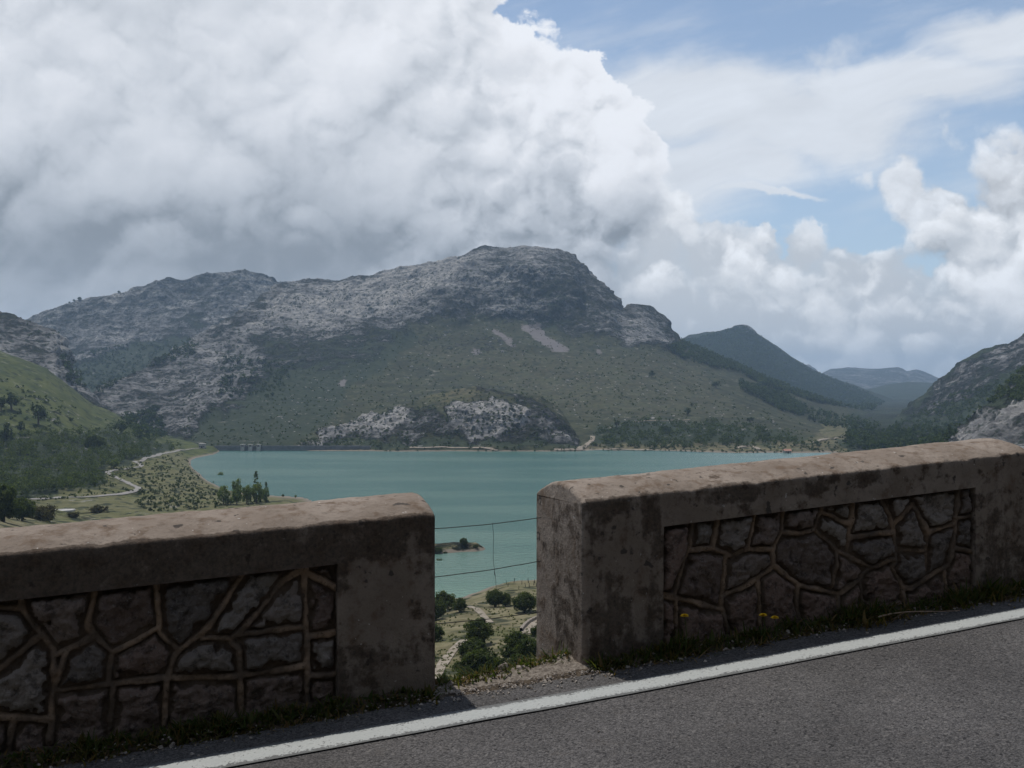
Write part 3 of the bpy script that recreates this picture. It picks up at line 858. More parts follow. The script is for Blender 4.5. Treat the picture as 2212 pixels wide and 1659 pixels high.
def m_paint():
    ma, t, b = material("worn_road_paint")
    P = objpos(t)
    fine = t.noise(P, 75.0, 6, 0.7); mid = t.noise(P, 11.0, 6, 0.65)
    edge = t.attr('edge')
    gone = t.rng(t.add(t.mul(fine, 0.75), t.add(t.mul(mid, 0.35), t.mul(t.m('POWER', edge, 3.0), 0.34))), 0.615, 0.70)
    c = t.mix(mid, (0.30, 0.315, 0.305), (0.40, 0.41, 0.395))
    c = t.mix(t.mul(gone, 0.85), c, (0.07, 0.07, 0.07))
    t.put(b.inputs['Base Color'], c)
    b.inputs['Roughness'].default_value = 0.75
    t.put(b.inputs['Normal'], t.bump(t.voro(P, 60.0), 0.5, 0.006))
    return ma


def m_dirt():
    ma, t, b = material("roadside_earth")
    P = objpos(t)
    n = t.noise(P, 14.0, 8, 0.7); f = t.noise(P, 60.0, 6, 0.7)
    pale = t.attr('pale')
    c = t.mix(t.rng(n, 0.35, 0.65), (0.040, 0.030, 0.021), (0.10, 0.075, 0.05))
    pc = t.mix(t.rng(f, 0.3, 0.7), (0.105, 0.085, 0.066), (0.30, 0.262, 0.222))
    c = t.mix(t.rng(t.add(pale, t.mul(t.sub(n, 0.5), 1.4)), 0.4, 0.65), c, pc)
    c = t.mix(t.rng(f, 0.42, 0.30), c, (0.022, 0.02, 0.015))
    t.put(b.inputs['Base Color'], c)
    t.put(b.inputs['Normal'], t.bump(t.add(n, t.mul(f, 0.5)), 0.9, 0.03))
    return ma


def m_render():
    ma, t, b = material("weathered_cement")
    P = objpos(t)
    n = t.noise(P, 3.2, 8, 0.62); m = t.noise(P, 11.0, 8, 0.66); f = t.noise(P, 55.0, 6, 0.7)
    st = t.attr('stain')
    c = t.mix(t.rng(n, 0.3, 0.7), (0.196, 0.156, 0.124), (0.295, 0.247, 0.205))
    c = t.mix(t.rng(m, 0.48, 0.68), c, (0.150, 0.108, 0.078))
    c = t.mix(t.mul(t.rng(t.noise(P, 24.0, 8, 0.75), 0.50, 0.68), 0.55), c, (0.12, 0.098, 0.080))
    c = t.mix(t.mul(t.rng(f, 0.40, 0.30), 0.7), c, (0.10, 0.085, 0.07))
    c = t.mix(t.rng(t.noise(P, 36.0, 2, 0.5), 0.72, 0.76), c, (0.46, 0.43, 0.40))       # pale chips of aggregate
    c = t.mix(t.rng(t.noise(t.v('ADD', P, (9, 3, 1)), 17.0, 3, 0.5), 0.64, 0.70), c, (0.075, 0.064, 0.056))
    drip = t.noise(t.v('MULTIPLY', P, (16, 16, 1.6)), 1.0, 5, 0.6)
    st = t.add(st, t.mul(t.sub(drip, 0.5), t.mul(t.rng(st, 0.05, 0.25), 0.9)))
    s = t.rng(t.add(st, t.add(t.mul(t.sub(n, 0.5), 2.4), t.mul(t.sub(m, 0.5), 1.8))), 0.35, 0.72)
    lich = t.mix(t.rng(f, 0.35, 0.65), (0.030, 0.023, 0.018), (0.088, 0.064, 0.048))
    c = t.mix(t.mul(s, 0.76), c, lich)
    t.put(b.inputs['Base Color'], c)
    b.inputs['Roughness'].default_value = 0.95
    b.inputs['Specular IOR Level'].default_value = 0.12
    t.put(b.inputs['Normal'], t.bump(t.add(m, t.mul(f, 0.55)), 0.75, 0.014))
    return ma


def m_stone():
    ma, t, b = material("panel_limestone")
    P = objpos(t)
    tone = t.attr('tone'); hue = t.attr('hue'); deep = t.attr('joint')
    n = t.noise(P, 16.0, 8, 0.7); f = t.noise(P, 70.0, 6, 0.7)
    c = t.mix(tone, (0.150, 0.130, 0.116), (0.385, 0.34, 0.30))
    c = t.mix(t.mul(hue, 0.75), c, (0.245, 0.155, 0.118))
    c = t.mix(t.rng(n, 0.50, 0.36), c, t.scale(c, 0.42))
    c = t.mix(t.rng(f, 0.54, 0.74), c, (0.30, 0.280, 0.258))
    c = t.mix(t.rng(t.add(deep, t.mul(t.sub(n, 0.5), 0.6)), 0.4, 0.7), c, (0.150, 0.110, 0.080))
    t.put(b.inputs['Base Color'], c)
    b.inputs['Roughness'].default_value = 0.9
    t.put(b.inputs['Normal'], t.bump(t.add(n, t.mul(f, 0.5)), 1.0, 0.045))
    return ma


def m_mortar():
    ma, t, b = material("raised_mortar")
    P = objpos(t)
    n = t.noise(P, 5.0, 7, 0.65); f = t.noise(P, 60.0, 5, 0.7)
    c = t.mix(t.rng(n, 0.38, 0.62), (0.110, 0.083, 0.063), (0.27, 0.19, 0.130))
    c = t.mix(t.rng(f, 0.45, 0.3), c, (0.06, 0.045, 0.033))
    t.put(b.inputs['Base Color'], c)
    t.put(b.inputs['Normal'], t.bump(f, 0.7, 0.008))
    return ma


M_ASPH, M_PAINT, M_DIRT = m_asphalt(), m_paint(), m_dirt()
M_REND, M_STONE, M_MORT = m_render(), m_stone(), m_mortar()


def strip(name, s0, s1, ns, n0, n1, nn, lift, mat, zfun=None, attr=None, kind='structure'):
    s = np.linspace(s0, s1, ns); n = np.linspace(n0, n1, nn)
    S, N_ = np.meshgrid(s, n, indexing='ij')
    z = road_z(S) + lift
    if zfun is not None: z = z + zfun(S, N_)
    a = attr(S, N_) if attr else {}
    o = np_mesh(name, W(S, N_, z).reshape(-1, 3), grid_faces(ns, nn)[:, ::-1], mat, True, a)
    up = o.data.polygons[0].normal.z
    if up < 0: o.data.flip_normals()
    tag(o, kind=kind)
    return o


def noise2(S, N_, sc, octs=4, off=0.0):
    return fbm(np.stack([S / sc, N_ / sc, S * 0], -1), octs, 0.55, off=off)


strip('road', -70, 70, 700, -2.75, 4.335, 60, 0.0, M_ASPH, lambda S, N_: 0.004 * noise2(S, N_, 0.4) - 0.03 * np.clip((N_ - 4.25) / 0.085, 0, 1) * (0.5 + noise2(S, N_, 0.15)))
edge_attr = lambda S, N_: {'edge': np.abs(N_ - N_.mean()) / (np.ptp(N_) / 2)}
strip('road_edge_line', -70, 70, 1400, 3.884, 4.046, 5, 0.0065, M_PAINT,
      lambda S, N_: 0.004 * noise2(S, N_, 0.4), edge_attr)
strip('far_road_edge_line', -70, 70, 400, -2.45, -2.31, 5, 0.0065, M_PAINT, lambda S, N_: 0.004 * noise2(S, N_, 0.4), edge_attr)

# shoulder: earth drifted against the walls, a broken limestone edge in the gap, then the fall to the lake
S_L1, S_R0, S_R1 = 1.330, 2.068, 4.975


def edge_n(S):
    g = np.clip((S - 1.25) / 0.85, 0, 1)
    e = 4.435 + 0.13 * g
    out = np.where((S < 1.0) | (S > 2.3), 5.35, e)
    return out


def shoulder_z(S, N_):
    g = np.clip((S - S_L1) / (S_R0 - S_L1), 0, 1)
    gap = np.clip((S - 1.2) / 0.12, 0, 1) * np.clip((2.35 - S) / 0.12, 0, 1)
    z = -0.012 + 0.05 * (1 - 0.75 * gap) * np.clip((N_ - 4.18) / 0.18, 0, 1) * (0.8 + 0.9 * noise2(S, N_, 0.12, off=4))
    z = z - 0.045 * np.clip((4.26 - N_) / 0.14 + 0.55 * noise2(S, N_, 0.10, 4, off=8), 0, 1)
    rub = 0.020 * np.clip(0.35 + noise2(S, N_, 0.16, 4, off=2), 0, 1.2) * (0.3 + 0.9 * g) * np.clip((N_ - 4.30) / 0.10, 0, 1)
    lump = 0.022 * np.clip(1 - np.hypot((S - 2.04) / 0.13, (N_ - 4.62) / 0.2), 0, 1)
    z = z + gap * (rub + lump + 0.012 * noise2(S, N_, 0.035, 3))
    over = np.clip(N_ - edge_n(S) - 0.05 * noise2(S, N_, 0.2, 3), 0, None)
    z = z - over * (1.9 + 0.6 * noise2(S, N_, 0.5, 3)) - 0.35 * np.clip(over / 0.25, 0, 1) * over
    return z


def shoulder():
    s = np.concatenate([np.linspace(-70, -1.6, 120), np.linspace(-1.58, 6.0, 500), np.linspace(6.1, 70, 120)])
    n = np.concatenate([np.linspace(4.08, 5.2, 75), np.linspace(5.25, 9.5, 30)])
    S, N_ = np.meshgrid(s, n, indexing='ij')
    z = road_z(S) + shoulder_z(S, N_)
    gap = np.clip((S - 1.28) / 0.04, 0, 1) * np.clip((2.4 - S) / 0.1, 0, 1)
    pale = np.maximum(gap * np.clip((N_ - 4.30) / 0.05, 0, 1) * 0.9, 0.30 * (N_ > 5.0))
    o = np_mesh('road_shoulder', W(S, N_, z).reshape(-1, 3), grid_faces(len(s), len(n)), M_DIRT, True, {'pale': pale})
    if o.data.polygons[len(o.data.polygons) // 2].normal.z < 0: o.data.flip_normals()
    tag(o, kind='structure')


shoulder()


def bank():
    """the hillside above the other side of the road"""
    s = np.linspace(-160, 160, 160); n = np.concatenate([[-2.6], np.linspace(-2.9, -90, 90)])
    S, N_ = np.meshgrid(s, n, indexing='ij')
    u_ = -2.9 - N_
    z = road_z(np.clip(S, -70, 70)) - 0.03 + np.clip(u_, 0, None) * 0.95 + 1.6 * noise2(S, N_, 6.0, 6) * np.clip(u_ / 2, 0, 1)
    rock = 0.45 + 0 * S
    o = np_mesh('hillside', W(S, N_, z).reshape(-1, 3), grid_faces(len(s), len(n)), M_TERRAIN, True, {'rock': rock, 'scree': rock * 0, 'scrub': rock * 0 + 0.6, 'dry': rock * 0 + 0.3})
    if o.data.polygons[len(o.data.polygons) // 2].normal.z < 0: o.data.flip_normals()
    tag(o, kind='structure')


bank()


# ---- the two parapets
def parapet(label, s0, s1, top, sp0, sp1, drop_, ribs, stain, seed):
    """top(s): height of the front top edge"""
    root = empty('parapet_wall', Vector(W(0.5 * (s0 + s1), NF, road_z(0.5 * (s0 + s1)))))
    tag(root, label, 'wall', 'roadside parapets')
    rng = np.random.RandomState(seed)
    r = 0.022
    # profile from the front foot over the arched top to the back foot: (across, below/above the front top edge)
    hs = np.concatenate([np.linspace(-1.15, -drop_, 44), np.linspace(-drop_, -r, 12)[1:]])
    prof = [(0.0, h) for h in hs]
    prof += [(r * (1 - math.cos(a)) * 0.8, -r + r * math.sin(a)) for a in np.linspace(0.3, 1.25, 5)]
    c0 = prof[-1]
    for f in np.linspace(0, 1, 26)[1:-1]:
        prof.append((c0[0] + (WT - 2 * c0[0]) * f, c0[1] + 0.068 * (1 - (2 * f - 1) ** 2) - 0.012 * f))
    prof += [(WT - q[0], q[1] - 0.012) for q in reversed(prof[len(hs):len(hs) + 5])]
    prof += [(WT, h) for h in np.linspace(-r - 0.012, -1.3, 16)[1:]]
    prof = np.array(prof); m = len(prof)
    tang = np.gradient(prof, axis=0); nrm = np.stack([-tang[:, 1], tang[:, 0]], -1); nrm /= np.linalg.norm(nrm, axis=1)[:, None]
    nrm *= -1.0 if nrm[0][0] > 0 else 1.0
    ss = [s0 + r + 1e-4]
    ss += list(np.arange(s0 + 0.04, sp0 - 0.012, 0.02)) + [sp0] + list(np.arange(sp0 + 0.02, sp1 - 0.012, 0.02)) + [sp1] + list(np.arange(sp1 + 0.02, s1 - 0.03, 0.02)) + [s1 - r - 1e-4]
    rings = []
    capa = np.linspace(0, math.pi / 2, 6)[:-1]
    for a in reversed(capa[1:]): rings.append((s0 + r * (1 - math.sin(a)), r * (1 - math.cos(a))))
    rings.insert(0, (s0, r))
    for s in ss: rings.append((s, 0.0))
    for a in capa[1:]: rings.append((s1 - r * (1 - math.sin(a)), r * (1 - math.cos(a))))
    rings.append((s1, r))
    ns = len(rings)
    Sg = np.array([q[0] for q in rings])[:, None] + np.zeros((1, m))
    ins = np.array([q[1] for q in rings])[:, None]
    Nn = NF + prof[None, :, 0] - ins * nrm[None, :, 0]
    H = prof[None, :, 1] - ins * nrm[None, :, 1]
    Zg = top(Sg) + H
    Q = W(Sg, Nn, Zg)
    d1 = fbm(Q / 0.28 + seed, 5, 0.55); d2 = fbm(Q / 0.05 + seed, 3, 0.5)
    amp = 0.010 * d1 + 0.0035 * d2
    # worn, knocked edge along the front
    worn = np.exp(-((prof[:, 0] - 0.012) ** 2 + (prof[:, 1] + 0.004) ** 2) / 0.03 ** 2)[None, :] * np.clip(fbm(Q / 0.11 + 3 + seed, 4) - 0.05, 0, 1) * 0.022
    off = (amp - worn)
    Nn = Nn + off * nrm[None, :, 0]; Zg = Zg + off * nrm[None, :, 1]
    V = W(Sg, Nn, Zg).reshape(-1, 3)
    f = grid_faces(ns, m)
    jp = int(np.argmin(np.abs(prof[:44 + 1, 1] + drop_))) if True else 0
    jp = len(np.linspace(-1.15, -drop_, 44)) - 1
    ia = int(np.argmin(np.abs(Sg[:, 0] - sp0))); ib = int(np.argmin(np.abs(Sg[:, 0] - sp1)))
    fr, fc = np.divmod(np.arange(len(f)), m - 1)
    hole = (fr >= ia) & (fr < ib) & (fc < jp)
    f = f[~hole]
    # reveals of the sunk panel
    path = [ia * m + j for j in range(0, jp + 1)] + [i * m + jp for i in range(ia + 1, ib + 1)] + [ib * m + j for j in range(jp - 1, -1, -1)]
    inner = V[path] + np.array([RN.x, RN.y, 0]) * 0.075
    # slightly ragged reveal
    base = len(V); V = np.concatenate([V, inner])
    k = np.arange(len(path) - 1); pa = np.array(path)
    rev = np.stack([pa[k], pa[k + 1], base + k + 1, base + k], -1)
    caps = [np.arange(m)[None, :], ((ns - 1) * m + np.arange(m))[None, :][:, ::-1]]
    stn = np.clip(stain(Sg, H, prof[None, :, 0] + 0 * Sg), 0, 1).reshape(-1)
    stn = np.concatenate([stn, np.full(len(inner), 0.55)])
    o = np_mesh('wall_body', V, [f, rev, caps[0], caps[1]], M_REND, True, {'stain': stn})
    bm = bmesh.new(); bm.from_mesh(o.data); bmesh.ops.recalc_face_normals(bm, faces=bm.faces); bm.to_mesh(o.data); bm.free()
    o.data.set_sharp_from_angle(angle=R(50))
    # ---- stones and raised mortar in the panel
    g = 0.006
    su = np.arange(sp0, sp1 + 1e-6, g)
    hv = np.arange(-1.02, -drop_ + 1e-6, g)
    SU, HV = np.meshgrid(su, hv, indexing='ij')
    wob = 0.010 * fbm(np.stack([SU / 0.08, HV / 0.08, SU * 0 + seed], -1), 3)
    wob2 = 0.010 * fbm(np.stack([SU / 0.08, HV / 0.08, SU * 0 + seed + 9], -1), 3)
    D = np.full(SU.shape, 9.0)
    for line in ribs:
        for (a, b_) in zip(line[:-1], line[1:]):
            ax, ay = a; bx, by = b_
            L2 = (bx - ax) ** 2 + (by - ay) ** 2 + 1e-9
            t_ = np.clip(((SU + wob - ax) * (bx - ax) + (HV + wob2 - ay) * (by - ay)) / L2, 0, 1)
            D = np.minimum(D, np.hypot(SU + wob - (ax + t_ * (bx - ax)), HV + wob2 - (ay + t_ * (by - ay))))
    half = 0.0130 + 0.011 * fbm(np.stack([SU / 0.15, HV / 0.15, SU * 0 + seed + 4], -1), 3)
    border = np.minimum(np.minimum(SU - sp0, sp1 - SU), -drop_ - HV)
    De = np.minimum(D - half, border)
    cell = -np.ones(SU.shape, int); free = D > half + 0.002
    ci = 0
    nr, nc = SU.shape
    for i in range(0, nr, 4):
        for j in range(0, nc, 4):
            if free[i, j] and cell[i, j] < 0:
                stack = [(i, j)]; cell[i, j] = ci
                while stack:
                    a, b_ = stack.pop()
                    for da, db in ((1, 0), (-1, 0), (0, 1), (0, -1)):
                        x_, y_ = a + da, b_ + db
                        if 0 <= x_ < nr and 0 <= y_ < nc and free[x_, y_] and cell[x_, y_] < 0:
                            cell[x_, y_] = ci; stack.append((x_, y_))
                ci += 1
    nct = max(ci, 1)
    tone_c = rng.uniform(0.1, 1.0, nct); hue_c = np.where(rng.uniform(size=nct) < 0.38, rng.uniform(0.4, 1, nct), rng.uniform(0, 0.25, nct))
    tilt = rng.normal(size=(nct, 2)) * 0.07; lift_c = rng.uniform(-0.006, 0.008, nct)
    cc = np.clip(cell, 0, nct - 1)
    P3 = np.stack([SU, HV, SU * 0 + seed * 1.7], -1)
    rough = 0.045 * fbm(P3 / 0.11, 7, 0.62) + 0.010 * fbm(P3 / 0.04, 4, 0.6, ridged=True)
    Dn = De - 0.010 + 0.060 * np.minimum(fbm(P3 / 0.07 + 5, 4, 0.55), 0.05)
    inset = np.clip(Dn / 0.034, 0, 1); inset = np.sqrt(1 - (1 - inset) ** 2)
    cxs = np.zeros(nct); cys = np.zeros(nct)
    for q in range(nct):
        mk = cell == q
        if mk.any(): cxs[q] = SU[mk].mean(); cys[q] = HV[mk].mean()
    face = 0.042 + lift_c[cc] + tilt[cc, 0] * (SU - cxs[cc]) + tilt[cc, 1] * (HV - cys[cc]) + rough
    out = 0.021 + inset * np.clip(face - 0.012, 0.004, 0.052)        # out of the panel bed, towards the road
    bed = NF + 0.070
    Vst = W(SU, bed - out, top(SU) + HV).reshape(-1, 3)
    o2 = np_mesh('stone_infill', Vst, grid_faces(nr, nc), M_STONE, True,
                 {'tone': tone_c[cc], 'hue': hue_c[cc], 'joint': np.clip(1 - Dn / 0.012, 0, 1)})
    keep_v = D < half + 0.020
    fq = grid_faces(nr, nc); kf = keep_v.ravel()[fq].all(1)
    q = np.clip(1.0 - (D - half + 0.010) / 0.016, -0.5, 1.0)
    rel = 0.85 + 0.9 * fbm(P3 / 0.22 + 2, 4, 0.6)
    mo = bed - (0.002 + 0.040 * np.clip(rel, 0.25, 1.15) * np.where(q > 0, np.minimum(1.0, 1.9 * np.abs(q)), q) + 0.006 * fbm(P3 / 0.025, 3) + 0.004 * fbm(P3 / 0.05, 3))
    fk = fq[kf]; used = np.unique(fk); remap = -np.ones(nr * nc, int); remap[used] = np.arange(len(used))
    Vm = W(SU, mo, top(SU) + HV).reshape(-1, 3)[used]
    o3 = np_mesh('mortar', Vm, remap[fk], M_MORT, True)
    for x in (o, o2, o3):
        x.data.transform(Matrix.Translation(-root.location)); x.parent = root
    for x in (o2, o3):
        nn = x.data.polygons[len(x.data.polygons) // 2].normal
        if nn.x * RN.x + nn.y * RN.y > 0: x.data.flip_normals()
    return root


TOP_R = lambda s: CAM_Z - 0.563 + 0.0585 * (np.asarray(s) - S_R0)
TOP_L = lambda s: CAM_Z - 0.585 + 0.0445 * (np.asarray(s) - S_L1)


def trace(lines, ox, oy, sc, top, n=NF + 0.03):
    out = []
    for ln in lines:
        q = []
        for (x, y) in ln:
            s, z = wall_pt((ox + x * sc) * 0.4, (oy + y * sc) * 0.4, n)
            q.append((s, float(z - top(s))))
        out.append(q)
    return out


RIBS_R = trace([[(765, 440), (745, 575), (700, 690), (680, 770)], [(745, 575), (850, 565), (940, 600), (990, 570), (1110, 565)], [(870, 440), (850, 565)], [(1035, 410), (1000, 570)],
                [(1165, 400), (1150, 490), (1110, 570), (1115, 640)], [(1150, 490), (1230, 500), (1300, 480), (1330, 370)], [(1300, 480), (1400, 575), (1395, 600), (1375, 735)],
                [(1400, 575), (1545, 650), (1620, 620), (1655, 610)], [(1320, 400), (1440, 455)], [(1470, 350), (1440, 570)], [(1455, 515), (1650, 490)], [(1590, 350), (1650, 470), (1655, 610)],
                [(1650, 460), (1730, 365), (1790, 490)], [(1790, 495), (1905, 460)], [(1928, 300), (1915, 480), (1885, 640), (1720, 740), (1680, 740)], [(1790, 495), (1790, 660)],
                [(1655, 570), (1790, 575)], [(1915, 430), (1995, 425)], [(1905, 560), (1995, 580)], [(1655, 610), (1640, 650), (1690, 745)], [(1545, 650), (1500, 700), (1400, 765), (1230, 725), (1115, 640)],
                [(1115, 640), (1050, 700), (900, 775)], [(910, 600), (890, 800), (915, 930)], [(650, 770), (890, 835)], [(690, 790), (690, 960)], [(1050, 700), (1060, 930)], [(1220, 730), (1220, 900)],
                [(1400, 765), (1400, 880)], [(1500, 700), (1510, 850)], [(635, 770), (690, 790)], [(1680, 740), (1690, 850)], [(1870, 650), (1880, 800)]], 1300, 1050, 0.5696, TOP_R)
RIBS_L = trace([[(110, 600), (110, 650), (270, 860), (265, 1050), (250, 1330)], [(-60, 1000), (190, 790)], [(290, 880), (400, 830), (450, 800)], [(475, 560), (440, 740), (510, 820), (560, 870)], [(570, 870), (780, 760)],
                [(785, 520), (800, 770), (900, 860)], [(1225, 470), (1050, 740), (880, 880), (840, 1010), (830, 1250)], [(1020, 800), (1150, 800), (1200, 850), (1210, 980)],
                [(1540, 440), (1430, 500), (1300, 670), (1180, 790)], [(1200, 780), (1530, 740)], [(1530, 440), (1545, 780), (1550, 1120)], [(1550, 470), (1700, 548)], [(1560, 790), (1705, 768)],
                [(260, 1070), (540, 1030), (830, 1000), (1200, 990), (1520, 940)], [(570, 1050), (545, 1280)], [(-60, 1185), (240, 1210)], [(330, 870), (280, 1050)], [(1210, 980), (1215, 1180)],
                [(560, 880), (545, 1020)], [(1570, 985), (1705, 975)], [(60, 1210), (40, 1420)], [(-60, 640), (110, 650)], [(-300, 620), (-200, 900), (-60, 1000), (-90, 1250)], [(-200, 900), (-420, 960)],
                [(-420, 640), (-430, 1000), (-480, 1300)], [(-90, 1190), (-480, 1260)], [(-600, 900), (-430, 1000)]], 0, 1200, 0.49729, TOP_L)


def stain_l(S, H, A):
    front = (A < 0.03)
    pier = np.clip((S - 0.88) / 0.08, 0, 1)
    band = np.clip((0.235 + H) / 0.05 + 0.2, 0, 1.1) * (H > -0.6)
    low = np.clip((-0.50 - H) / 0.15, 0, 1)
    st = front * (0.30 + 0.75 * np.where(H > -0.30, 1 - 0.75 * pier * np.clip((-H - 0.14) / 0.06, 0, 1), 0.2) + 0.25 * low) * 1.0
    return np.where(A > 0.03, 0.0, st - 0.05)


def stain_r(S, H, A):
    front = (A < 0.03) & (S > 2.09)
    st = 0.62 - 0.10 * np.clip((S - 2.2), 0, 2) * (H > -0.2) - 0.28 * ((H < -0.10) & (H > -0.2) & (S > 2.5) & (S < 4.6))
    end = (S < 2.10)
    return np.where(end & (H < -0.01), 0.36, np.where(front, st, 0.0))


parapet('low roadside wall left of the gap with black lichen over its stone panel', -2.06, S_L1, TOP_L, -1.60, 0.88, 0.185, RIBS_L, stain_l, 3)
parapet('low roadside wall right of the gap with brown plaster end pier and stone panel', S_R0, S_R1, TOP_R, 2.51, 4.545, 0.172, RIBS_R, stain_r, 11)


# ---- tubes
def tube(path, rad, seg=6):
    P = np.array(path, float); n = len(P)
    T = np.gradient(P, axis=0); T /= np.linalg.norm(T, axis=1)[:, None] + 1e-12
    up = np.array([0.0, 0.0, 1.0]) if abs(T[0][2]) < 0.9 else np.array([1.0, 0, 0])
    A = np.cross(T, up); A /= np.linalg.norm(A, axis=1)[:, None]; B = np.cross(T, A)
    a = np.linspace(0, 2 * math.pi, seg, endpoint=False)
    rad = np.broadcast_to(np.asarray(rad, float), (n,))
    V = P[:, None, :] + rad[:, None, None] * (np.cos(a)[None, :, None] * A[:, None, :] + np.sin(a)[None, :, None] * B[:, None, :])
    V = V.reshape(-1, 3)
    f = [grid_faces(n, seg, True), np.arange(seg)[None, :], ((n - 1) * seg + np.arange(seg))[None, ::-1]]
    return V, f


def wires():
    ma, t, b = material("dark_wire")
    b.inputs['Base Color'].default_value = (0.035, 0.035, 0.036, 1); b.inputs['Metallic'].default_value = 0.4; b.inputs['Roughness'].default_value = 0.6
    nw = NF + 0.52
    root = empty('wire_fence', Vector(W(1.69, nw, float(road_z(1.69)))))
    tag(root, 'three thin dark wires strung across the gap between the two parapets', 'fence')
    def place(px, py):
        s, z = wall_pt(px, py, nw); return s, z
    mids = []
    for (a, b_) in (((434.6, 527.0), (537, 517.5)), ((434.6, 575.3), (537, 561.0)), ((436, 622.0), (537, 611.7))):
        s0, z0 = place(*a); s1, z1 = place(*b_)
        k = (z1 - z0) / (s1 - s0); s0e, s1e = S_L1 - 0.02, S_R0 + 0.02
        za, zb = z0 + k * (s0e - s0), z0 + k * (s1e - s0)
        f = np.linspace(0, 1, 24)
        pts = W(s0e + (s1e - s0e) * f, nw + 0.003 * np.sin(f * 19), za + (zb - za) * f - 0.012 * (1 - (2 * f - 1) ** 2)) - np.array(root.location)
        V, fc = tube(pts, 0.0022)
        np_mesh('wire', V, fc, ma, True, parent=root); mids.append((za + (zb - za) * 0.62, s0e + (s1e - s0e) * 0.62))
    zt = mids[0][0] - 0.004; zb_ = zt - 0.36
    f = np.linspace(0, 1, 16)
    pts = W(mids[0][1] + 0.02 * f + 0.004 * np.sin(f * 9), nw + 0.002, zt + (zb_ - zt) * f) - np.array(root.location)
    V, fc = tube(pts, 0.0011, 5)
    m2, t2, b2 = material("faded_tie"); b2.inputs['Base Color'].default_value = (0.10, 0.12, 0.12, 1)
    np_mesh('tie_strand', V, fc, m2, True, parent=root)


wires()


# ---- rocks in the gap
def rock_mesh(seed, r=0.06):
    bm = bmesh.new(); bmesh.ops.create_icosphere(bm, subdivisions=3, radius=1.0)
    V = np.array([v.co[:] for v in bm.verts])
    d = 1 + 0.42 * fbm(V * 0.9 + seed * 3.1, 4, 0.55) + 0.10 * fbm(V * 3.0 + seed, 3, ridged=True)
    V = V * d[:, None] * np.array([1.25, 0.9, 0.62])
    cut = np.random.RandomState(seed * 7).normal(size=(11, 3))
    for c in cut:
        c = c / np.linalg.norm(c); h = V @ c; V = V - np.clip(h - 0.46, 0, None)[:, None] * c * 0.92
    for v, q in zip(bm.verts, V): v.co = q * r
    me = bpy.data.meshes.new('rock'); bm.to_mesh(me); bm.free()
    me.polygons.foreach_set('use_smooth', [False] * len(me.polygons))
    return me


def m_rock():
    ma, t, b = material("pale_rubble")
    P = objpos(t); n = t.noise(P, 22.0, 8, 0.7); f = t.noise(P, 110.0, 5, 0.7)
    c = t.mix(t.rng(n, 0.35, 0.62), (0.15, 0.122, 0.098), (0.40, 0.355, 0.31))
    c = t.mix(t.rng(f, 0.42, 0.3), c, (0.10, 0.07, 0.05))
    t.put(b.inputs['Base Color'], c); t.put(b.inputs['Normal'], t.bump(t.add(n, t.mul(f, 0.4)), 0.8, 0.01))
    return ma


M_ROCK = m_rock()
_rk = [rock_mesh(i + 1) for i in range(4)]
for me in _rk: me.materials.append(M_ROCK)
rr = random.Random(5)
for i, (s, n, sc) in enumerate([(1.35, 4.43, 0.8), (1.42, 4.46, 1.0), (1.50, 4.45, 0.7), (1.57, 4.49, 1.1), (1.65, 4.50, 0.8), (1.71, 4.53, 1.25), (1.79, 4.55, 1.0),
                                (1.94, 4.60, 1.1), (2.01, 4.66, 1.2), (1.63, 4.40, 0.5), (1.80, 4.42, 0.6), (1.99, 4.44, 0.6), (2.03, 4.58, 1.0)]):
    n = float(edge_n(np.array(s))) - 0.015 + ((i * 37) % 11 - 7) * 0.008
    o = bpy.data.objects.new('rock', _rk[i % 4]); COL.objects.link(o)
    z = float(road_z(s) + shoulder_z(np.array(s), np.array(n)))
    sc *= 0.55; sc *= (0.65, 1.1, 0.8, 0.5)[(i * 5) % 4]; o.location = Vector(W(s, n, z - 0.004 * sc)); o.rotation_euler = (rr.uniform(-.3, .3), rr.uniform(-.3, .3), rr.uniform(0, 6.28)); o.scale = (sc,) * 3
    tag(o, 'pale limestone lump on the broken road edge in the gap', 'rock', 'rubble on the road edge in the gap')


def gravel():
    rng = np.random.RandomState(9); V, F = [], []
    base = np.array([(-1, -1, -.6), (1, -1, -.6), (1, 1, -.6), (-1, 1, -.6), (-.6, -.7, .7), (.7, -.5, .6), (.6, .6, .8), (-.7, .6, .5)], float)
    fc = np.array([(0, 1, 5, 4), (1, 2, 6, 5), (2, 3, 7, 6), (3, 0, 4, 7), (4, 5, 6, 7)])
    for k in range(900):
        s = rng.uniform(-1.8, 5.5) if k > 260 else rng.uniform(1.25, 2.2)
        n = 4.31 - abs(rng.normal()) * 0.085
        if n < 4.06: n = rng.uniform(2.6, 4.0)
        r = rng.uniform(0.0018, 0.0060) * (1.5 if rng.uniform() < 0.10 else 1)
        z = float(max(road_z(s), road_z(s) + shoulder_z(np.array(s), np.array(max(n, 4.08))) if n > 4.1 else road_z(s)))
        q = base * (1 + 0.25 * rng.normal(size=base.shape)) * r; a = rng.uniform(0, 6.28)
        q = np.stack([q[:, 0] * math.cos(a) - q[:, 1] * math.sin(a), q[:, 0] * math.sin(a) + q[:, 1] * math.cos(a), q[:, 2] * 0.8], 1)
        V.append(q + W(s, n, z + 0.003 + 0.3 * r)); F.append(fc + 8 * k)
    o = np_mesh('loose_gravel', np.concatenate(V), np.concatenate(F), M_ROCK, False); tag(o, kind='stuff')


gravel()


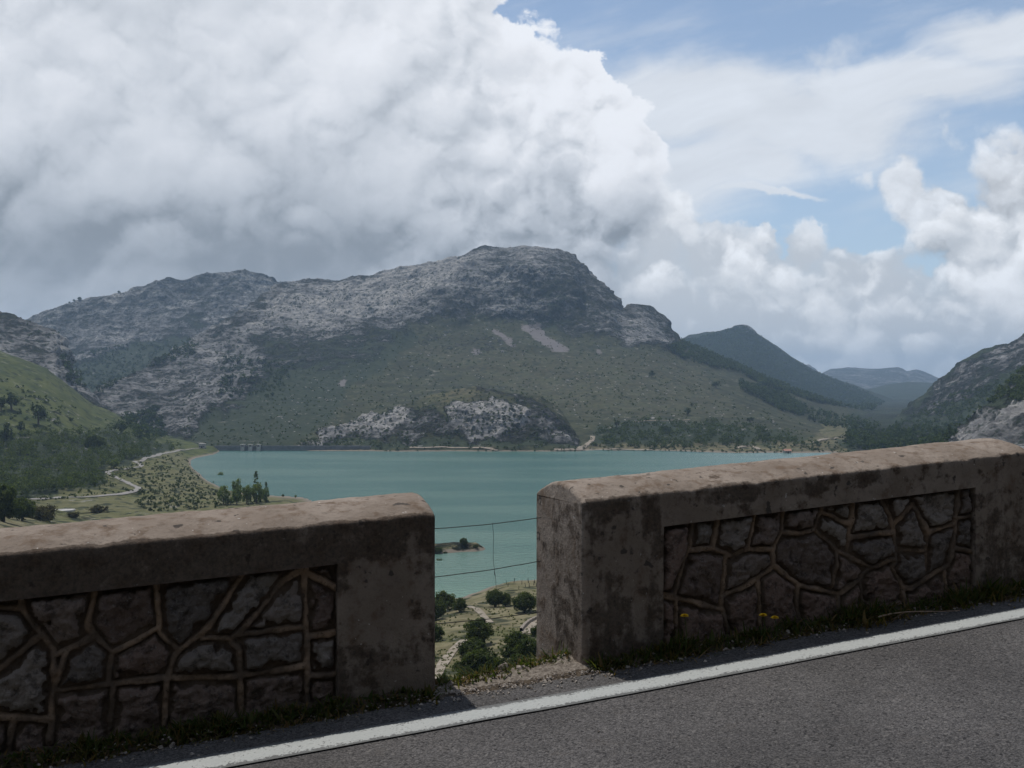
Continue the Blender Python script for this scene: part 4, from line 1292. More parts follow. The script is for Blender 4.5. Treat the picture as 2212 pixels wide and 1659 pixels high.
# ---- plants at the foot of the walls
def m_leafy(name, cols, rough=0.8, trans=0.0):
    ma, t, b = material(name)
    tone = t.attr('tone')
    stops = [(i / (len(cols) - 1), c) for i, c in enumerate(cols)]
    c = t.ramp(tone, stops)
    t.put(b.inputs['Base Color'], c)
    b.inputs['Roughness'].default_value = rough; b.inputs['Specular IOR Level'].default_value = 0.15
    tr = t.n.new('ShaderNodeBsdfTranslucent'); t.put(tr.inputs['Color'], t.mix(1.0, c, (1.5, 1.6, 0.7), 'MULTIPLY'))
    mx = t.n.new('ShaderNodeMixShader'); mx.inputs[0].default_value = 0.42
    t.l.new(b.outputs[0], mx.inputs[1]); t.l.new(tr.outputs[0], mx.inputs[2])
    t.l.new(mx.outputs[0], t.n['Material Output'].inputs['Surface'])
    return ma


M_VERGE = m_leafy('verge_plants', [(0.026, 0.042, 0.010), (0.048, 0.070, 0.016), (0.080, 0.080, 0.026), (0.13, 0.082, 0.034), (0.19, 0.135, 0.075)])


def verge():
    rng = np.random.RandomState(21)
    V, F, T = [], [], []
    k = 0
    def blade(p, d, L, w, tone, droop):
        nonlocal k
        side = np.array([-d[1], d[0], 0.0]); side /= np.linalg.norm(side) + 1e-9
        for j in range(4):
            f = j / 3.0
            q = p + np.array([d[0] * L * f, d[1] * L * f, L * (d[2] * f - droop * f * f)])
            ww = w * (1 - 0.85 * f) * (0.6 + 0.8 * min(1, f * 3))
            V.append(q - side * ww); V.append(q + side * ww); T.extend([tone, tone])
        for j in range(3):
            a = k + 2 * j; F.append((a, a + 1, a + 3, a + 2))
        k += 8
    for i in range(26000):
        if rng.uniform() < 0.48: s = rng.uniform(-2.0, 1.30)
        else: s = rng.uniform(2.10, 6.4)
        dens = fbm(np.array([[s / 0.35, 3.3, 1.0]]), 3)[0]
        if rng.uniform() > 0.60 + 1.0 * dens: continue
        n = NF - 0.012 - abs(rng.normal()) * 0.095
        if i % 14 == 0:
            s = rng.uniform(1.34, 2.06); n = float(edge_n(np.array(s))) + rng.normal() * 0.05 + 0.01
        if n < 4.12: continue
        z = float(road_z(s) + shoulder_z(np.array(s), np.array(n))) - 0.004
        L = rng.uniform(0.022, 0.100) * (1 + 1.1 * max(dens, 0) * 2) * (0.7 if s < 2 else 1.0)
        a = rng.uniform(0, 2 * math.pi); tilt = rng.uniform(0.2, 1.5)
        d = np.array([math.cos(a) * tilt * 0.6, math.sin(a) * tilt * 0.6, rng.uniform(0.45, 1.0)])
        dd = np.array([d[0] * RD.x + d[1] * RN.x, d[0] * RD.y + d[1] * RN.y, d[2]])
        tone = np.clip(rng.beta(1.3, 2.0) + (0.35 if n < 4.24 else 0.0), 0, 1)
        blade(W(s, n, z), dd, L, rng.uniform(0.0018, 0.0055) * (2.4 if rng.uniform() < 0.12 else 1.0), tone, rng.uniform(0.1, 0.6))
    o = np_mesh('verge_grass', np.array(V), np.array(F), M_VERGE, False, {'tone': T})
    tag(o, kind='stuff')


verge()


def dandelions():
    my, t, b = material("yellow_petals"); b.inputs['Base Color'].default_value = (0.80, 0.52, 0.02, 1)
    mg, t, b = material("green_stalk"); b.inputs['Base Color'].default_value = (0.06, 0.09, 0.02, 1)
    labs = ['lone yellow dandelion at the foot of the right parapet, nearest its pier', 'yellow dandelion, upper left bloom of the close pair below the right parapet',
            'yellow dandelion, lower right bloom of the close pair below the right parapet']
    rng = np.random.RandomState(2)
    for (px, py, n), lab in zip([(684.5, 616.3, 4.24), (763, 615.7, 4.24), (774.7, 618.2, 4.22)], labs):
        s, zt = wall_pt(px, py, n)
        zb = float(road_z(s) + shoulder_z(np.array(s), np.array(n)))
        root = empty('dandelion', Vector(W(s, n, zb))); tag(root, lab, 'flower', 'dandelions along the verge')
        h = float(zt - zb)
        f = np.linspace(0, 1, 10)[:, None]
        pts = np.concatenate([0.01 * np.sin(f * 3), 0.006 * f * f, h * f], 1)
        V, fc = tube(pts, 0.0018, 6); np_mesh('stem', V, fc, mg, True, parent=root)
        tip = pts[-1]; Vp, Fp = [], []
        q = 0
        for ringi, (cnt, L, el) in enumerate([(26, 0.021, 0.10), (24, 0.019, 0.45), (20, 0.015, 0.85), (14, 0.010, 1.2)]):
            for i in range(cnt):
                a = 2 * math.pi * (i + 0.5 * ringi + rng.uniform(-.2, .2)) / cnt
                d = np.array([math.cos(a) * math.cos(el), math.sin(a) * math.cos(el), math.sin(el)]); sd = np.array([-math.sin(a), math.cos(a), 0])
                for (rr_, ww) in ((0.001, 0.001), (L * 0.7, 0.0026), (L, 0.0016)):
                    c = tip + (d + np.array([0.10, -0.55, 0.0]) * d[2]) * rr_ + np.array([-0.3, -0.8, 0.0]) * 0.25 * rr_
                    Vp += [c - sd * ww, c + sd * ww]
                Fp += [(q, q + 1, q + 3, q + 2), (q + 2, q + 3, q + 5, q + 4)]; q += 6
        np_mesh('flower_head', np.array(Vp), np.array(Fp), my, False, parent=root)


dandelions()


def twig():
    mt, t, b = material("dry_twig")
    n = t.noise(objpos(t), 40.0, 4, 0.6); t.put(b.inputs['Base Color'], t.mix(n, (0.22, 0.14, 0.09), (0.42, 0.32, 0.24)))
    s0, s1, n0, n1 = 3.72, 4.20, 4.22, 4.15
    f = np.linspace(0, 1, 18)
    s = s0 + (s1 - s0) * f; n_ = n0 + (n1 - n0) * f + 0.012 * np.sin(f * 5)
    z = road_z(s) + 0.028 + 0.010 * np.sin(f * 4 + 0.5)
    P = W(s, n_, z); root = empty('dry_twig', Vector(P[9])); tag(root, 'long dry brown twig lying along the verge below the right parapet', 'twig')
    V, fc = tube(P - P[9], 0.0045 - 0.003 * f, 6); np_mesh('stalk', V, fc, mt, True, parent=root)
    a = P[6]; br = np.array([a + (W(0.10, -0.02, 0.05) - W(0, 0, 0)) * g * -1.0 for g in np.linspace(0, 1, 8)])
    V, fc = tube(br - P[9], np.linspace(0.002, 0.0008, 8), 5); np_mesh('side_shoot', V, fc, mt, True, parent=root)


twig()
# ------------------------------------------------------------------ trees, bushes, woods
M_BARK, _t, _b = material("grey_bark"); _n = _t.noise(objpos(_t), 6.0, 5, 0.6); _t.put(_b.inputs['Base Color'], _t.mix(_n, (0.05, 0.04, 0.032), (0.13, 0.11, 0.09)))
OAK = m_leafy('holm_oak_leaves', [(0.018, 0.028, 0.010), (0.038, 0.054, 0.016), (0.066, 0.086, 0.024), (0.115, 0.130, 0.042)])
PINE = m_leafy('pine_needles', [(0.012, 0.021, 0.010), (0.026, 0.040, 0.015), (0.042, 0.060, 0.020), (0.066, 0.088, 0.028)])
FRESH = m_leafy('fresh_leaves', [(0.055, 0.082, 0.022), (0.090, 0.125, 0.034), (0.13, 0.16, 0.046), (0.18, 0.19, 0.06)])
BROWN = m_leafy('reddish_bush', [(0.028, 0.024, 0.012), (0.050, 0.042, 0.020), (0.075, 0.068, 0.028), (0.10, 0.10, 0.04)])


def leaves(C, rad, per, size, rng, tone0=0.5, flat=0.0, upbias=0.6):
    """clumps of leaf sprays: centres C (n,3), radii rad (n,)"""
    n = len(C)
    base = np.repeat(C, per, 0); rr_ = np.repeat(np.broadcast_to(rad, (n,)), per)
    d = rng.normal(size=(n * per, 3)); d /= np.linalg.norm(d, axis=1)[:, None]
    d[:, 2] = d[:, 2] * (1 - flat) + 0.12
    p = base + d * (rr_ * rng.uniform(0.45, 1.0, n * per))[:, None]
    nrm = rng.normal(size=p.shape) + d * 1.1; nrm[:, 2] += upbias; nrm /= np.linalg.norm(nrm, axis=1)[:, None]
    a = np.cross(nrm, rng.normal(size=p.shape)); a /= np.linalg.norm(a, axis=1)[:, None]; b = np.cross(nrm, a)
    s = size * rng.uniform(0.55, 1.25, n * per)
    e = rng.uniform(0.45, 0.8, n * per)
    V = np.stack([p - a * s[:, None], p - b * (s * e)[:, None], p + a * s[:, None], p + b * (s * e)[:, None]], 1).reshape(-1, 3)
    F = np.arange(len(V)).reshape(-1, 4)
    t = np.repeat(rng.normal(tone0, 0.16, n), per) + rng.normal(0, 0.14, n * per)
    return V, F, np.repeat(np.clip(t, 0, 1), 4)


def crown_pts(rng, n, r, h, z0, shape='round'):
    d = rng.normal(size=(n, 3)); d /= np.linalg.norm(d, axis=1)[:, None]
    f = rng.uniform(0.35, 1.0, n) ** 0.5
    lob = 1 + 0.55 * fbm(d * 1.3 + rng.uniform(0, 50), 3)
    p = d * (f * lob)[:, None]
    if shape == 'round':
        p[:, 2] = np.where(p[:, 2] < 0, p[:, 2] * 0.75, p[:, 2])
        return np.stack([p[:, 0] * r, p[:, 1] * r, z0 + h * 0.43 + p[:, 2] * h * 0.5], 1)
    if shape == 'cone':
        u_ = rng.uniform(0, 1, n) ** 0.75
        w_ = r * (1 - u_) ** 0.7 * rng.uniform(0.3, 1, n) ** 0.5; a = rng.uniform(0, 6.283, n)
        return np.stack([w_ * np.cos(a), w_ * np.sin(a), z0 + u_ * h], 1)
    if shape == 'column':
        u_ = rng.uniform(0, 1, n)
        w_ = r * np.sin(np.clip(u_ * 0.93 + 0.07, 0, 1) * math.pi) ** 0.6 * rng.uniform(0.2, 1, n) ** 0.5; a = rng.uniform(0, 6.283, n)
        return np.stack([w_ * np.cos(a), w_ * np.sin(a), z0 + u_ * h], 1)


def trunk_geo(rng, h, r0, spread, limbs=5, lean=0.1):
    Vs, Fs = [], []; off = 0
    def put(P, rad, seg):
        nonlocal off
        V, f = tube(P, rad, seg)
        Vs.append(V); Fs.extend([(q + off) for q in f]); off += len(V)
    f = np.linspace(0, 1, 7)[:, None]
    l = rng.normal(size=2) * lean * h
    P = np.concatenate([l[0] * f ** 2, l[1] * f ** 2, h * f], 1); P[0, 2] -= 0.4 * r0 + 0.15
    put(P, r0 * (1.25 - 0.75 * f[:, 0]), 7)
    for i in range(limbs):
        a = 2 * math.pi * (i + rng.uniform(-.3, .3)) / limbs; k = rng.uniform(0.5, 0.95)
        o = P[int(k * 6)]; L = spread * rng.uniform(0.5, 0.85)
        g = np.linspace(0, 1, 5)[:, None]
        Q = o + np.concatenate([math.cos(a) * L * g, math.sin(a) * L * g, L * (0.75 * g)], 1)
        put(Q, r0 * 0.5 * (1 - 0.8 * g[:, 0]), 5)
    return np.concatenate(Vs), Fs


def tree_proto(name, kind, seed, r, h, mat, clumps, per, leaf, trunk_h=None, tone=0.5, shape='round', z0=None, clump_r=None):
    """unit things kept as templates: returns (trunk mesh or None, crown mesh)"""
    rng = np.random.RandomState(seed)
    z0 = (0.22 * h if z0 is None else z0)
    C = crown_pts(rng, clumps, r * 0.86, (h - z0), z0, shape)
    V, F, T = leaves(C, (clump_r or 0.24 * r) * rng.uniform(0.55, 1.35, clumps), per, leaf, rng, tone)
    o = np_mesh('crown', V, F, mat, False, {'tone': T}); cm = o.data; bpy.data.objects.remove(o)
    tm = None
    if trunk_h:
        V, F = trunk_geo(rng, trunk_h, 0.045 * h, r, limbs=5 if shape == 'round' else 0)
        o = np_mesh('trunk', V, [np.array(q) for q in F], M_BARK, True); tm = o.data; bpy.data.objects.remove(o)
    return tm, cm


def plant(name, proto, loc, scale, rz, label, cat, group=None, squash=1.0):
    tm, cm = proto
    if tm is None:
        o = bpy.data.objects.new(name, cm); COL.objects.link(o)
        o.location = loc; o.rotation_euler = (0, 0, rz); o.scale = (scale, scale, scale * squash)
        tag(o, label, cat, group); return o
    root = empty(name, loc, rz); root.scale = (scale, scale, scale * squash); tag(root, label, cat, group)
    for nm, me in (('trunk', tm), ('crown', cm)):
        o = bpy.data.objects.new(nm, me); COL.objects.link(o); o.parent = root
    return root


# templates one metre in crown radius
P_OAK = [tree_proto('o', 'oak', 40 + i, 1.0, 1.65, OAK, 95, 56, 0.070, 0.6, 0.55, z0=0.16) for i in range(4)]
P_BUSH = [tree_proto('b', 'bush', 60 + i, 1.0, 1.25, OAK, 75, 56, 0.070, None, 0.42, z0=-0.1) for i in range(3)]
P_BROWN = [tree_proto('b', 'bush', 70 + i, 1.0, 1.1, BROWN, 60, 60, 0.06, None, 0.5, z0=-0.1) for i in range(2)]
P_PINE = [tree_proto('p', 'pine', 80 + i, 1.0, 2.6, PINE, 30, 22, 0.14, 1.5, 0.5, z0=0.55, clump_r=0.34) for i in range(3)]
P_LOW = [tree_proto('l', 'low', 90 + i, 1.0, 1.35, PINE, 12, 14, 0.22, None, 0.5, z0=-0.1, clump_r=0.42) for i in range(4)]
P_FRESH = [tree_proto('f', 'fresh', 100 + i, 1.0, 1.9, FRESH, 60, 34, 0.085, 0.8, 0.45, z0=0.15) for i in range(3)]
P_POP = [tree_proto('c', 'pop', 110 + i, 1.0, 13.0, FRESH, 90, 30, 0.17, 2.5, 0.25, shape='column', z0=0.3, clump_r=0.42) for i in range(2)]
P_CON = [tree_proto('c', 'con', 120 + i, 1.0, 3.2, OAK, 34, 26, 0.13, 1.0, 0.45, shape='cone', z0=0.2, clump_r=0.34) for i in range(2)]
R_ = random.Random(17)


def at(name, protos, x, y, w, label, cat='tree', group=None, squash=1.0, sink=0.0):
    """x, y: survey point of the foot; w: crown width in survey units"""
    p = hit(x, y)
    if p is None: return None
    dist = p.y
    rad = w * PU / FOC * dist / 2
    p.z -= sink * rad
    return plant(name, R_.choice(protos), p, rad, R_.uniform(0, 6.28), label, cat, group, squash)


def gx(c): return 915.9 + 0.2553 * c
def gy(c): return 1080.1 + 0.2553 * c


GT = 'trees on the slope seen through the gap'
GB = 'bushes on the slope seen through the gap'
for (cx, cy, w, nm, pr, lab, cat, grp, sq) in [
    (170, 945, 215, 'oak_tree', P_OAK, 'broad oak at the back of the left clump seen through the gap, beside the bay', 'tree', GT, 1.0),
    (300, 950, 135, 'oak_tree', P_OAK, 'small oak with visible trunk at the right end of the left clump', 'tree', GT, 1.1),
    (95, 1015, 190, 'oak_tree', P_OAK, 'dense oak half hidden by the left parapet just above the lowest wire', 'tree', GT, 1.05),
    (95, 1195, 170, 'oak_tree', P_OAK, 'oak half hidden by the left parapet just below the lowest wire', 'tree', GT, 1.0),
    (600, 905, 185, 'oak_tree', P_OAK, 'larger oak of the near-shore pair seen through the gap, with a dark shadow', 'tree', GT, 1.0),
    (690, 900, 130, 'oak_tree', P_OAK, 'smaller oak touching the right side of a larger one near the shore', 'tree', GT, 1.05),
    (850, 955, 245, 'oak_tree', P_OAK, 'wide oak beside the right parapet, its shadow crossed by the lowest wire', 'tree', GT, 0.9),
    (465, 1225, 285, 'oak_tree', P_OAK, 'big dark round oak in the middle of the gap below the lowest wire', 'tree', GT, 0.95),
    (420, 1330, 290, 'bush', P_BUSH, 'dark bush directly below the big round oak in the gap', 'bush', GB, 0.9),
    (475, 1465, 340, 'bush', P_BUSH, 'large leafy bush low in the gap above the rubble edge', 'bush', GB, 0.95),
    (790, 1265, 225, 'bush', P_BUSH, 'dense bush left of the right parapet beside the curved low wall', 'bush', GB, 1.1),
    (885, 1330, 235, 'bush', P_BUSH, 'leafy bush touching the right parapet above the rubble', 'bush', GB, 1.1),
    (945, 1150, 110, 'bush', P_BUSH, 'small dark bush against the right parapet next to the stone-edged track', 'bush', GB, 1.2),
    (675, 1420, 130, 'bush', P_BUSH, 'small bush between two larger bushes low in the gap', 'bush', GB, 1.0),
    (800, 1400, 170, 'bush', P_BUSH, 'bush just over the rubble heap at the right side of the gap', 'bush', GB, 0.9),
    (170, 1530, 100, 'bush', P_BUSH, 'little green bush at the left foot of the gap above the rubble', 'bush', GB, 0.9),
    (560, 1440, 200, 'bush', P_BUSH, 'leafy bush right of the largest bush low in the gap', 'bush', GB, 0.9),
    (720, 1330, 150, 'bush', P_BUSH, 'dark bush left of the dense bush beside the curved low wall', 'bush', GB, 1.0),
    (300, 1430, 130, 'bush', P_BUSH, 'small bush at the right edge of the dirt track low in the gap', 'bush', GB, 0.8),
    (350, 1510, 180, 'bush', P_BUSH, 'low bush left of the large leafy bush above the rubble edge', 'bush', GB, 0.8),
    (335, 385, 78, 'oak_tree', P_OAK, 'lone small tree on the tip of the rocky spit in the lake', 'tree', None, 1.0),
    (437, 402, 48, 'bush', P_BUSH, 'dark bush at the very tip of the rocky spit', 'bush', None, 0.8),
    (112, 450, 95, 'bush', P_BUSH, 'green bush on the spit beside the left parapet', 'bush', None, 0.9),
    (130, 545, 130, 'bush', P_BUSH, 'dark bush on the near bank of the spit beside the left parapet', 'bush', None, 0.6),
    (180, 450, 40, 'bush', P_BUSH, 'small low bush in the middle of the rocky spit', 'bush', None, 0.6)]:
    at(nm, pr, gx(cx), gy(cy), w * 0.2553, lab, cat, grp, sq)

# ---- left side: near oak, reddish bushes, hillside pines
LT = 'pines on the green slope at the left'
for (x, y, w, nm, pr, lab, cat, grp, sq) in [
    (8, 1128, 78, 'oak_tree', P_OAK, 'large dark oak at the left edge just beyond the left parapet', 'tree', None, 1.25),
    (48, 1126, 58, 'oak_tree', P_OAK, 'dark oak to the right of the large oak beyond the left parapet', 'tree', None, 1.1),
    (90, 1124, 72, 'bush', P_BROWN, 'reddish brown bush beside the dark oaks, above the left parapet', 'bush', None, 0.9),
    (158, 1118, 30, 'bush', P_BROWN, 'small reddish bush right below the round white basin', 'bush', None, 0.8),
    (212, 1106, 46, 'bush', P_BROWN, 'low reddish bush on the pale meadow right of the white basin', 'bush', None, 0.6),
    (25, 886, 33, 'pine_tree', P_PINE, 'broad dark pine on the open grass, second from the left edge', 'tree', LT, 0.9),
    (3, 888, 22, 'pine_tree', P_PINE, 'dark pine at the left edge on the open green slope', 'tree', LT, 1.2),
    (83, 917, 31, 'pine_tree', P_PINE, 'tallest pine alone in the middle of the open green slope', 'tree', LT, 1.25),
    (46, 936, 20, 'pine_tree', P_PINE, 'small round pine below the open grass near the wood', 'tree', LT, 1.0),
    (16, 962, 28, 'pine_tree', P_PINE, 'tall pine at the upper edge of the wood near the left edge', 'tree', LT, 1.3),
    (2, 958, 18, 'pine_tree', P_PINE, 'dark pine at the left edge just above the wood', 'tree', LT, 1.3),
    (122, 917, 15, 'bush', P_LOW, 'left one of two low bushes on the green slope right of the tallest pine', 'bush', None, 0.8),
    (153, 909, 13, 'bush', P_LOW, 'right one of two low bushes on the green slope right of the tallest pine', 'bush', None, 0.8),
    (203, 975, 46, 'oak_tree', P_OAK, 'big dark round tree standing out of the left wood', 'tree', None, 1.0),
    (262, 938, 34, 'pine_tree', P_PINE, 'dark tree on the ridge end of the green slope above the wood', 'tree', None, 0.75),
    (246, 1012, 26, 'fresh_tree', P_FRESH, 'bright green tree beside the upper bend of the winding track', 'tree', None, 0.9),
    (137, 1049, 20, 'oak_tree', P_OAK, 'small round tree with bare trunk in the lower part of the left wood', 'tree', None, 1.0)]:
    at(nm, pr, x, y, w, lab, cat, grp, sq)
ST_ = 'trees on the skyline of the shaded ridge'
for (x, y, w, lab) in [(257, 634, 7, 'lone tiny tree on the skyline of the shaded ridge'), (172, 655, 9, 'wider tiny tree on the lower skyline of the shaded ridge'),
                       (150, 658, 5, 'smallest tiny tree at the left of the shaded ridge skyline'), (160, 657, 6, 'tiny tree between two others on the shaded ridge skyline')]:
    p = None
    for dy in range(0, 26):
        p = hit(x, y - 8 + dy)
        if p is not None and p.y > 2000: break
    if p is not None:
        plant('skyline_tree', R_.choice(P_OAK), p, w * PU / FOC * p.y / 2, R_.uniform(0, 6), lab, 'tree', ST_, 0.9)

# ---- poplars and willows on the left shore
def zx(c): return 345.6 + 0.1953 * c
def zy(c): return 933.2 + 0.1953 * c
LS = 'trees on the left shore'
for (cx, cy, w, nm, pr, lab, cat, sq) in [
    (700, 800, 150, 'willow_bush', P_FRESH, 'round light green willow at the left of the shore clump', 'tree', 1.5),
    (850, 800, 130, 'willow_bush', P_FRESH, 'light green willow second from left in the shore clump', 'tree', 1.6),
    (960, 795, 130, 'willow_bush', P_FRESH, 'light green willow between the pointed tree and the poplar on the shore', 'tree', 1.7),
    (1070, 790, 150, 'willow_bush', P_FRESH, 'light green willow around the foot of the tall shore poplar', 'tree', 1.6),
    (1160, 780, 120, 'willow_bush', P_FRESH, 'light green willow at the right of the shore clump', 'tree', 1.5),
    (780, 805, 110, 'willow_bush', P_FRESH, 'low light green willow in front of the shore clump', 'tree', 0.8),
    (1062, 778, 64, 'poplar_tree', P_POP, 'tall slender poplar, the highest tree on the left shore', 'tree', 0.82),
    (1172, 770, 46, 'poplar_tree', P_POP, 'slender poplar right of the highest one on the left shore', 'tree', 0.72),
    (1110, 775, 44, 'poplar_tree', P_POP, 'short thin poplar between the two taller ones on the left shore', 'tree', 0.75),
    (848, 775, 120, 'pointed_tree', P_FRESH, 'darker pointed tree at the left of the shore clump', 'tree', 2.3),
    (975, 775, 95, 'pointed_tree', P_FRESH, 'darker pointed tree in the middle of the shore clump', 'tree', 1.9),
    (672, 520, 82, 'fresh_tree', P_FRESH, 'slim yellow-green tree standing in the shallow water by the left shore', 'tree', 1.0),
    (725, 520, 40, 'fresh_tree', P_FRESH, 'thin yellow-green sapling in the shallow water right of a slim tree', 'tree', 1.1),
    (590, 565, 24, 'cone_tree', P_CON, 'tiny dark cone tree on the pink gravel of the left shore', 'tree', 0.6),
    (1362, 715, 34, 'oak_tree', P_OAK, 'little tree with bare stem on the low point right of the poplars', 'tree', 1.0),
    (1500, 728, 30, 'fresh_tree', P_FRESH, 'little pale tree at the end of the low point above the left parapet', 'tree', 1.2)]:
    at(nm, pr, zx(cx), zy(cy), w * 0.1953, lab, cat, LS, sq)

# ---- single trees across the lake
def qx(c): return 1209.7 + 0.3125 * c
def qy(c): return 864.1 + 0.3125 * c
RT = 'dark trees on the far slope'
for (cx, cy, w, lab, sq) in [
    (393, 190, 42, 'upright dark tree on the far slope, left one of a pair above the low wood', 1.0), (457, 178, 38, 'round dark tree on the far slope, right one of a pair above the low wood', 0.7),
    (735, 228, 72, 'wide dark tree in the low wood above the far shore', 0.6), (885, 104, 52, 'dark tree high on the grassy far slope with a smaller one behind', 0.85),
    (912, 46, 26, 'small dark tree just above a larger one on the grassy far slope', 0.8), (1314, 158, 58, 'round dark tree alone on the grass of the far slope', 0.6),
    (1432, 268, 48, 'dark tree at the right end of the low wood, above the red-roofed hut', 0.75), (1725, 145, 40, 'dark tree, left of a touching pair under the forest strip', 0.8),
    (1755, 152, 38, 'dark tree, right of a touching pair under the forest strip', 0.75), (1865, 180, 36, 'small dark tree in the valley left of a paler rock', 0.7),
    (1905, 178, 38, 'small dark tree in the valley right of a paler rock', 0.7), (2112, 252, 36, 'upright dark tree in the valley meadow beyond the inlet', 0.8),
    (1975, 300, 40, 'dark bushy tree beside the pale track beyond the inlet', 0.6), (2080, 280, 34, 'dark bushy tree in the meadow left of an upright one', 0.6)]:
    at('dark_tree', P_PINE, qx(cx), qy(cy), w * 0.3125, lab, 'tree', RT, sq)
def rx(c): return 1296.2 + 0.41406 * c
def ry(c): return 604.8 + 0.41406 * c
for (cx, cy, w, lab, sq) in [(270, 508, 34, 'dark tree alone high on the grassy shoulder of the mountain', 0.8), (605, 563, 42, 'dark tree on the green spur left of the valley forest', 0.7),
                             (740, 538, 30, 'small dark tree at the upper end of the green spur', 0.8), (1460, 820, 46, 'dark tree at the foot of the right hand slope', 0.5),
                             (1600, 800, 40, 'dark tree among scrub low on the right hand slope', 0.5)]:
    at('dark_tree', P_PINE, rx(cx), ry(cy), w * 0.41406, lab, 'tree', RT, sq)


# ---- woods that read as one mass
def wood(name, polys, n, rad, tall, mat, per, leaf, seed, accept=None, tone=0.45):
    rng = np.random.RandomState(seed)
    pts, rads = [], []
    for poly, share in polys:
        xs_ = [q[0] for q in poly]; ys_ = [q[1] for q in poly]
        want = int(n * share); got = 0; tries = 0
        while got < want and tries < want * 8:
            tries += 1
            x, y = rng.uniform(min(xs_), max(xs_)), rng.uniform(min(ys_), max(ys_))
            if not in_poly(np.array([x]), np.array([y]), poly)[0]: continue
            if fbm(np.array([[x / 26.0, y / 13.0, seed]]), 3)[0] < -0.12 + (accept or -0.2): continue
            p = hit(x, y)
            if p is None: continue
            got += 1; pts.append(p[:]); rads.append(rng.uniform(*rad))
    if not pts: return
    C = np.array(pts); rd = np.array(rads)
    h = rd * tall
    k = 3
    off = rng.normal(size=(len(C), k, 3)) * 0.42
    CC = C[:, None, :] + off * rd[:, None, None] * np.array([1, 1, 0.3]) + np.stack([np.zeros((len(C), k)), np.zeros((len(C), k)), h[:, None] * rng.uniform(0.35, 0.85, (len(C), k))], -1)
    V, F, T = leaves(CC.reshape(-1, 3), np.repeat(rd, k) * 0.62, per, leaf, rng, tone)
    o = np_mesh(name, V, F, mat, False, {'tone': T}); tag(o, kind='stuff')


wood('pine_wood', [([(-60, 942), (100, 936), (250, 930), (330, 950), (395, 968), (370, 978), (290, 996), (228, 1014), (225, 1030), (262, 1040), (180, 1058), (80, 1070), (-60, 1090)], 1.0)],
     1150, (1.8, 3.4), 1.9, OAK, 14, 0.50, 301, -0.02, 0.5)
wood('shore_wood', [([(1275, 945), (1300, 928), (1400, 905), (1470, 912), (1560, 905), (1640, 925), (1700, 935), (1740, 950), (1780, 962), (1600, 965), (1440, 968), (1275, 966)], 1.0)],
     760, (1.6, 3.2), 1.5, OAK, 10, 0.7, 302, 0.03, 0.42)
wood('forest_strip', [([(1440, 752), (1475, 742), (1540, 762), (1612, 792), (1600, 806), (1540, 795), (1470, 775)], 0.36),
                      ([(1596, 828), (1640, 838), (1700, 858), (1742, 884), (1735, 902), (1690, 890), (1640, 862), (1596, 840)], 0.38),
                      ([(1740, 885), (1850, 905), (1900, 925), (1840, 935), (1760, 920)], 0.08), ([(1830, 935), (1990, 925), (2060, 945), (2040, 985), (1830, 970)], 0.18)],
     1500, (3.0, 4.8), 2.0, PINE, 7, 1.6, 303, -0.2, 0.55)
wood('hill_forest', [([(1470, 738), (1550, 719), (1605, 705), (1650, 735), (1700, 770), (1760, 805), (1850, 838), (1910, 870), (1880, 890), (1760, 870), (1640, 830), (1540, 770)], 1.0)],
     4200, (3.5, 5.5), 1.6, PINE, 6, 2.2, 304, -0.35, 0.55)
wood('right_scrub', [([(1880, 955), (1960, 900), (2060, 850), (2140, 830), (2212, 790), (2300, 760), (2300, 860), (2130, 872), (2060, 940), (1990, 985), (1880, 985)], 1.0)],
     1300, (1.6, 3.0), 1.1, PINE, 6, 1.0, 305, 0.02, 0.7)
wood('valley_scrub', [([(1240, 962), (1720, 962), (1780, 972), (1700, 979), (1240, 979)], 0.35), ([(1760, 950), (1900, 935), (1960, 975), (1800, 984), (1740, 972)], 0.30),
                      ([(640, 955), (780, 935), (760, 966), (640, 972)], 0.2), ([(800, 955), (1240, 955), (1240, 976), (800, 976)], 0.15)],
     520, (0.9, 2.0), 1.0, PINE, 8, 0.55, 306, 0.0, 0.5)
wood('gully_scrub', [([(130, 770), (300, 740), (430, 735), (420, 770), (300, 800), (220, 850), (150, 830)], 0.6), ([(260, 900), (340, 880), (360, 945), (300, 950)], 0.2),
                     ([(480, 760), (640, 790), (600, 860), (470, 860)], 0.2)],
     900, (2.4, 4.2), 1.1, PINE, 6, 1.5, 307, -0.1, 0.4)

wood('slope_shrubs', [([(330, 800), (600, 640), (850, 610), (1150, 560), (1250, 640), (1440, 720), (1480, 770), (1600, 840), (1760, 930), (1750, 968), (1280, 940), (1240, 900), (1030, 820), (860, 880), (640, 965), (420, 965)], 0.80),
                      ([(640, 960), (780, 895), (1030, 820), (1180, 860), (1240, 940), (1200, 970), (700, 968)], 0.12), ([(0, 810), (280, 930), (100, 935), (0, 900)], 0.02), ([(20, 700), (250, 640), (560, 610), (600, 700), (300, 770), (150, 780)], 0.06)],
     4200, (0.6, 2.1), 0.9, PINE, 5, 0.75, 310, 0.05, 0.6)


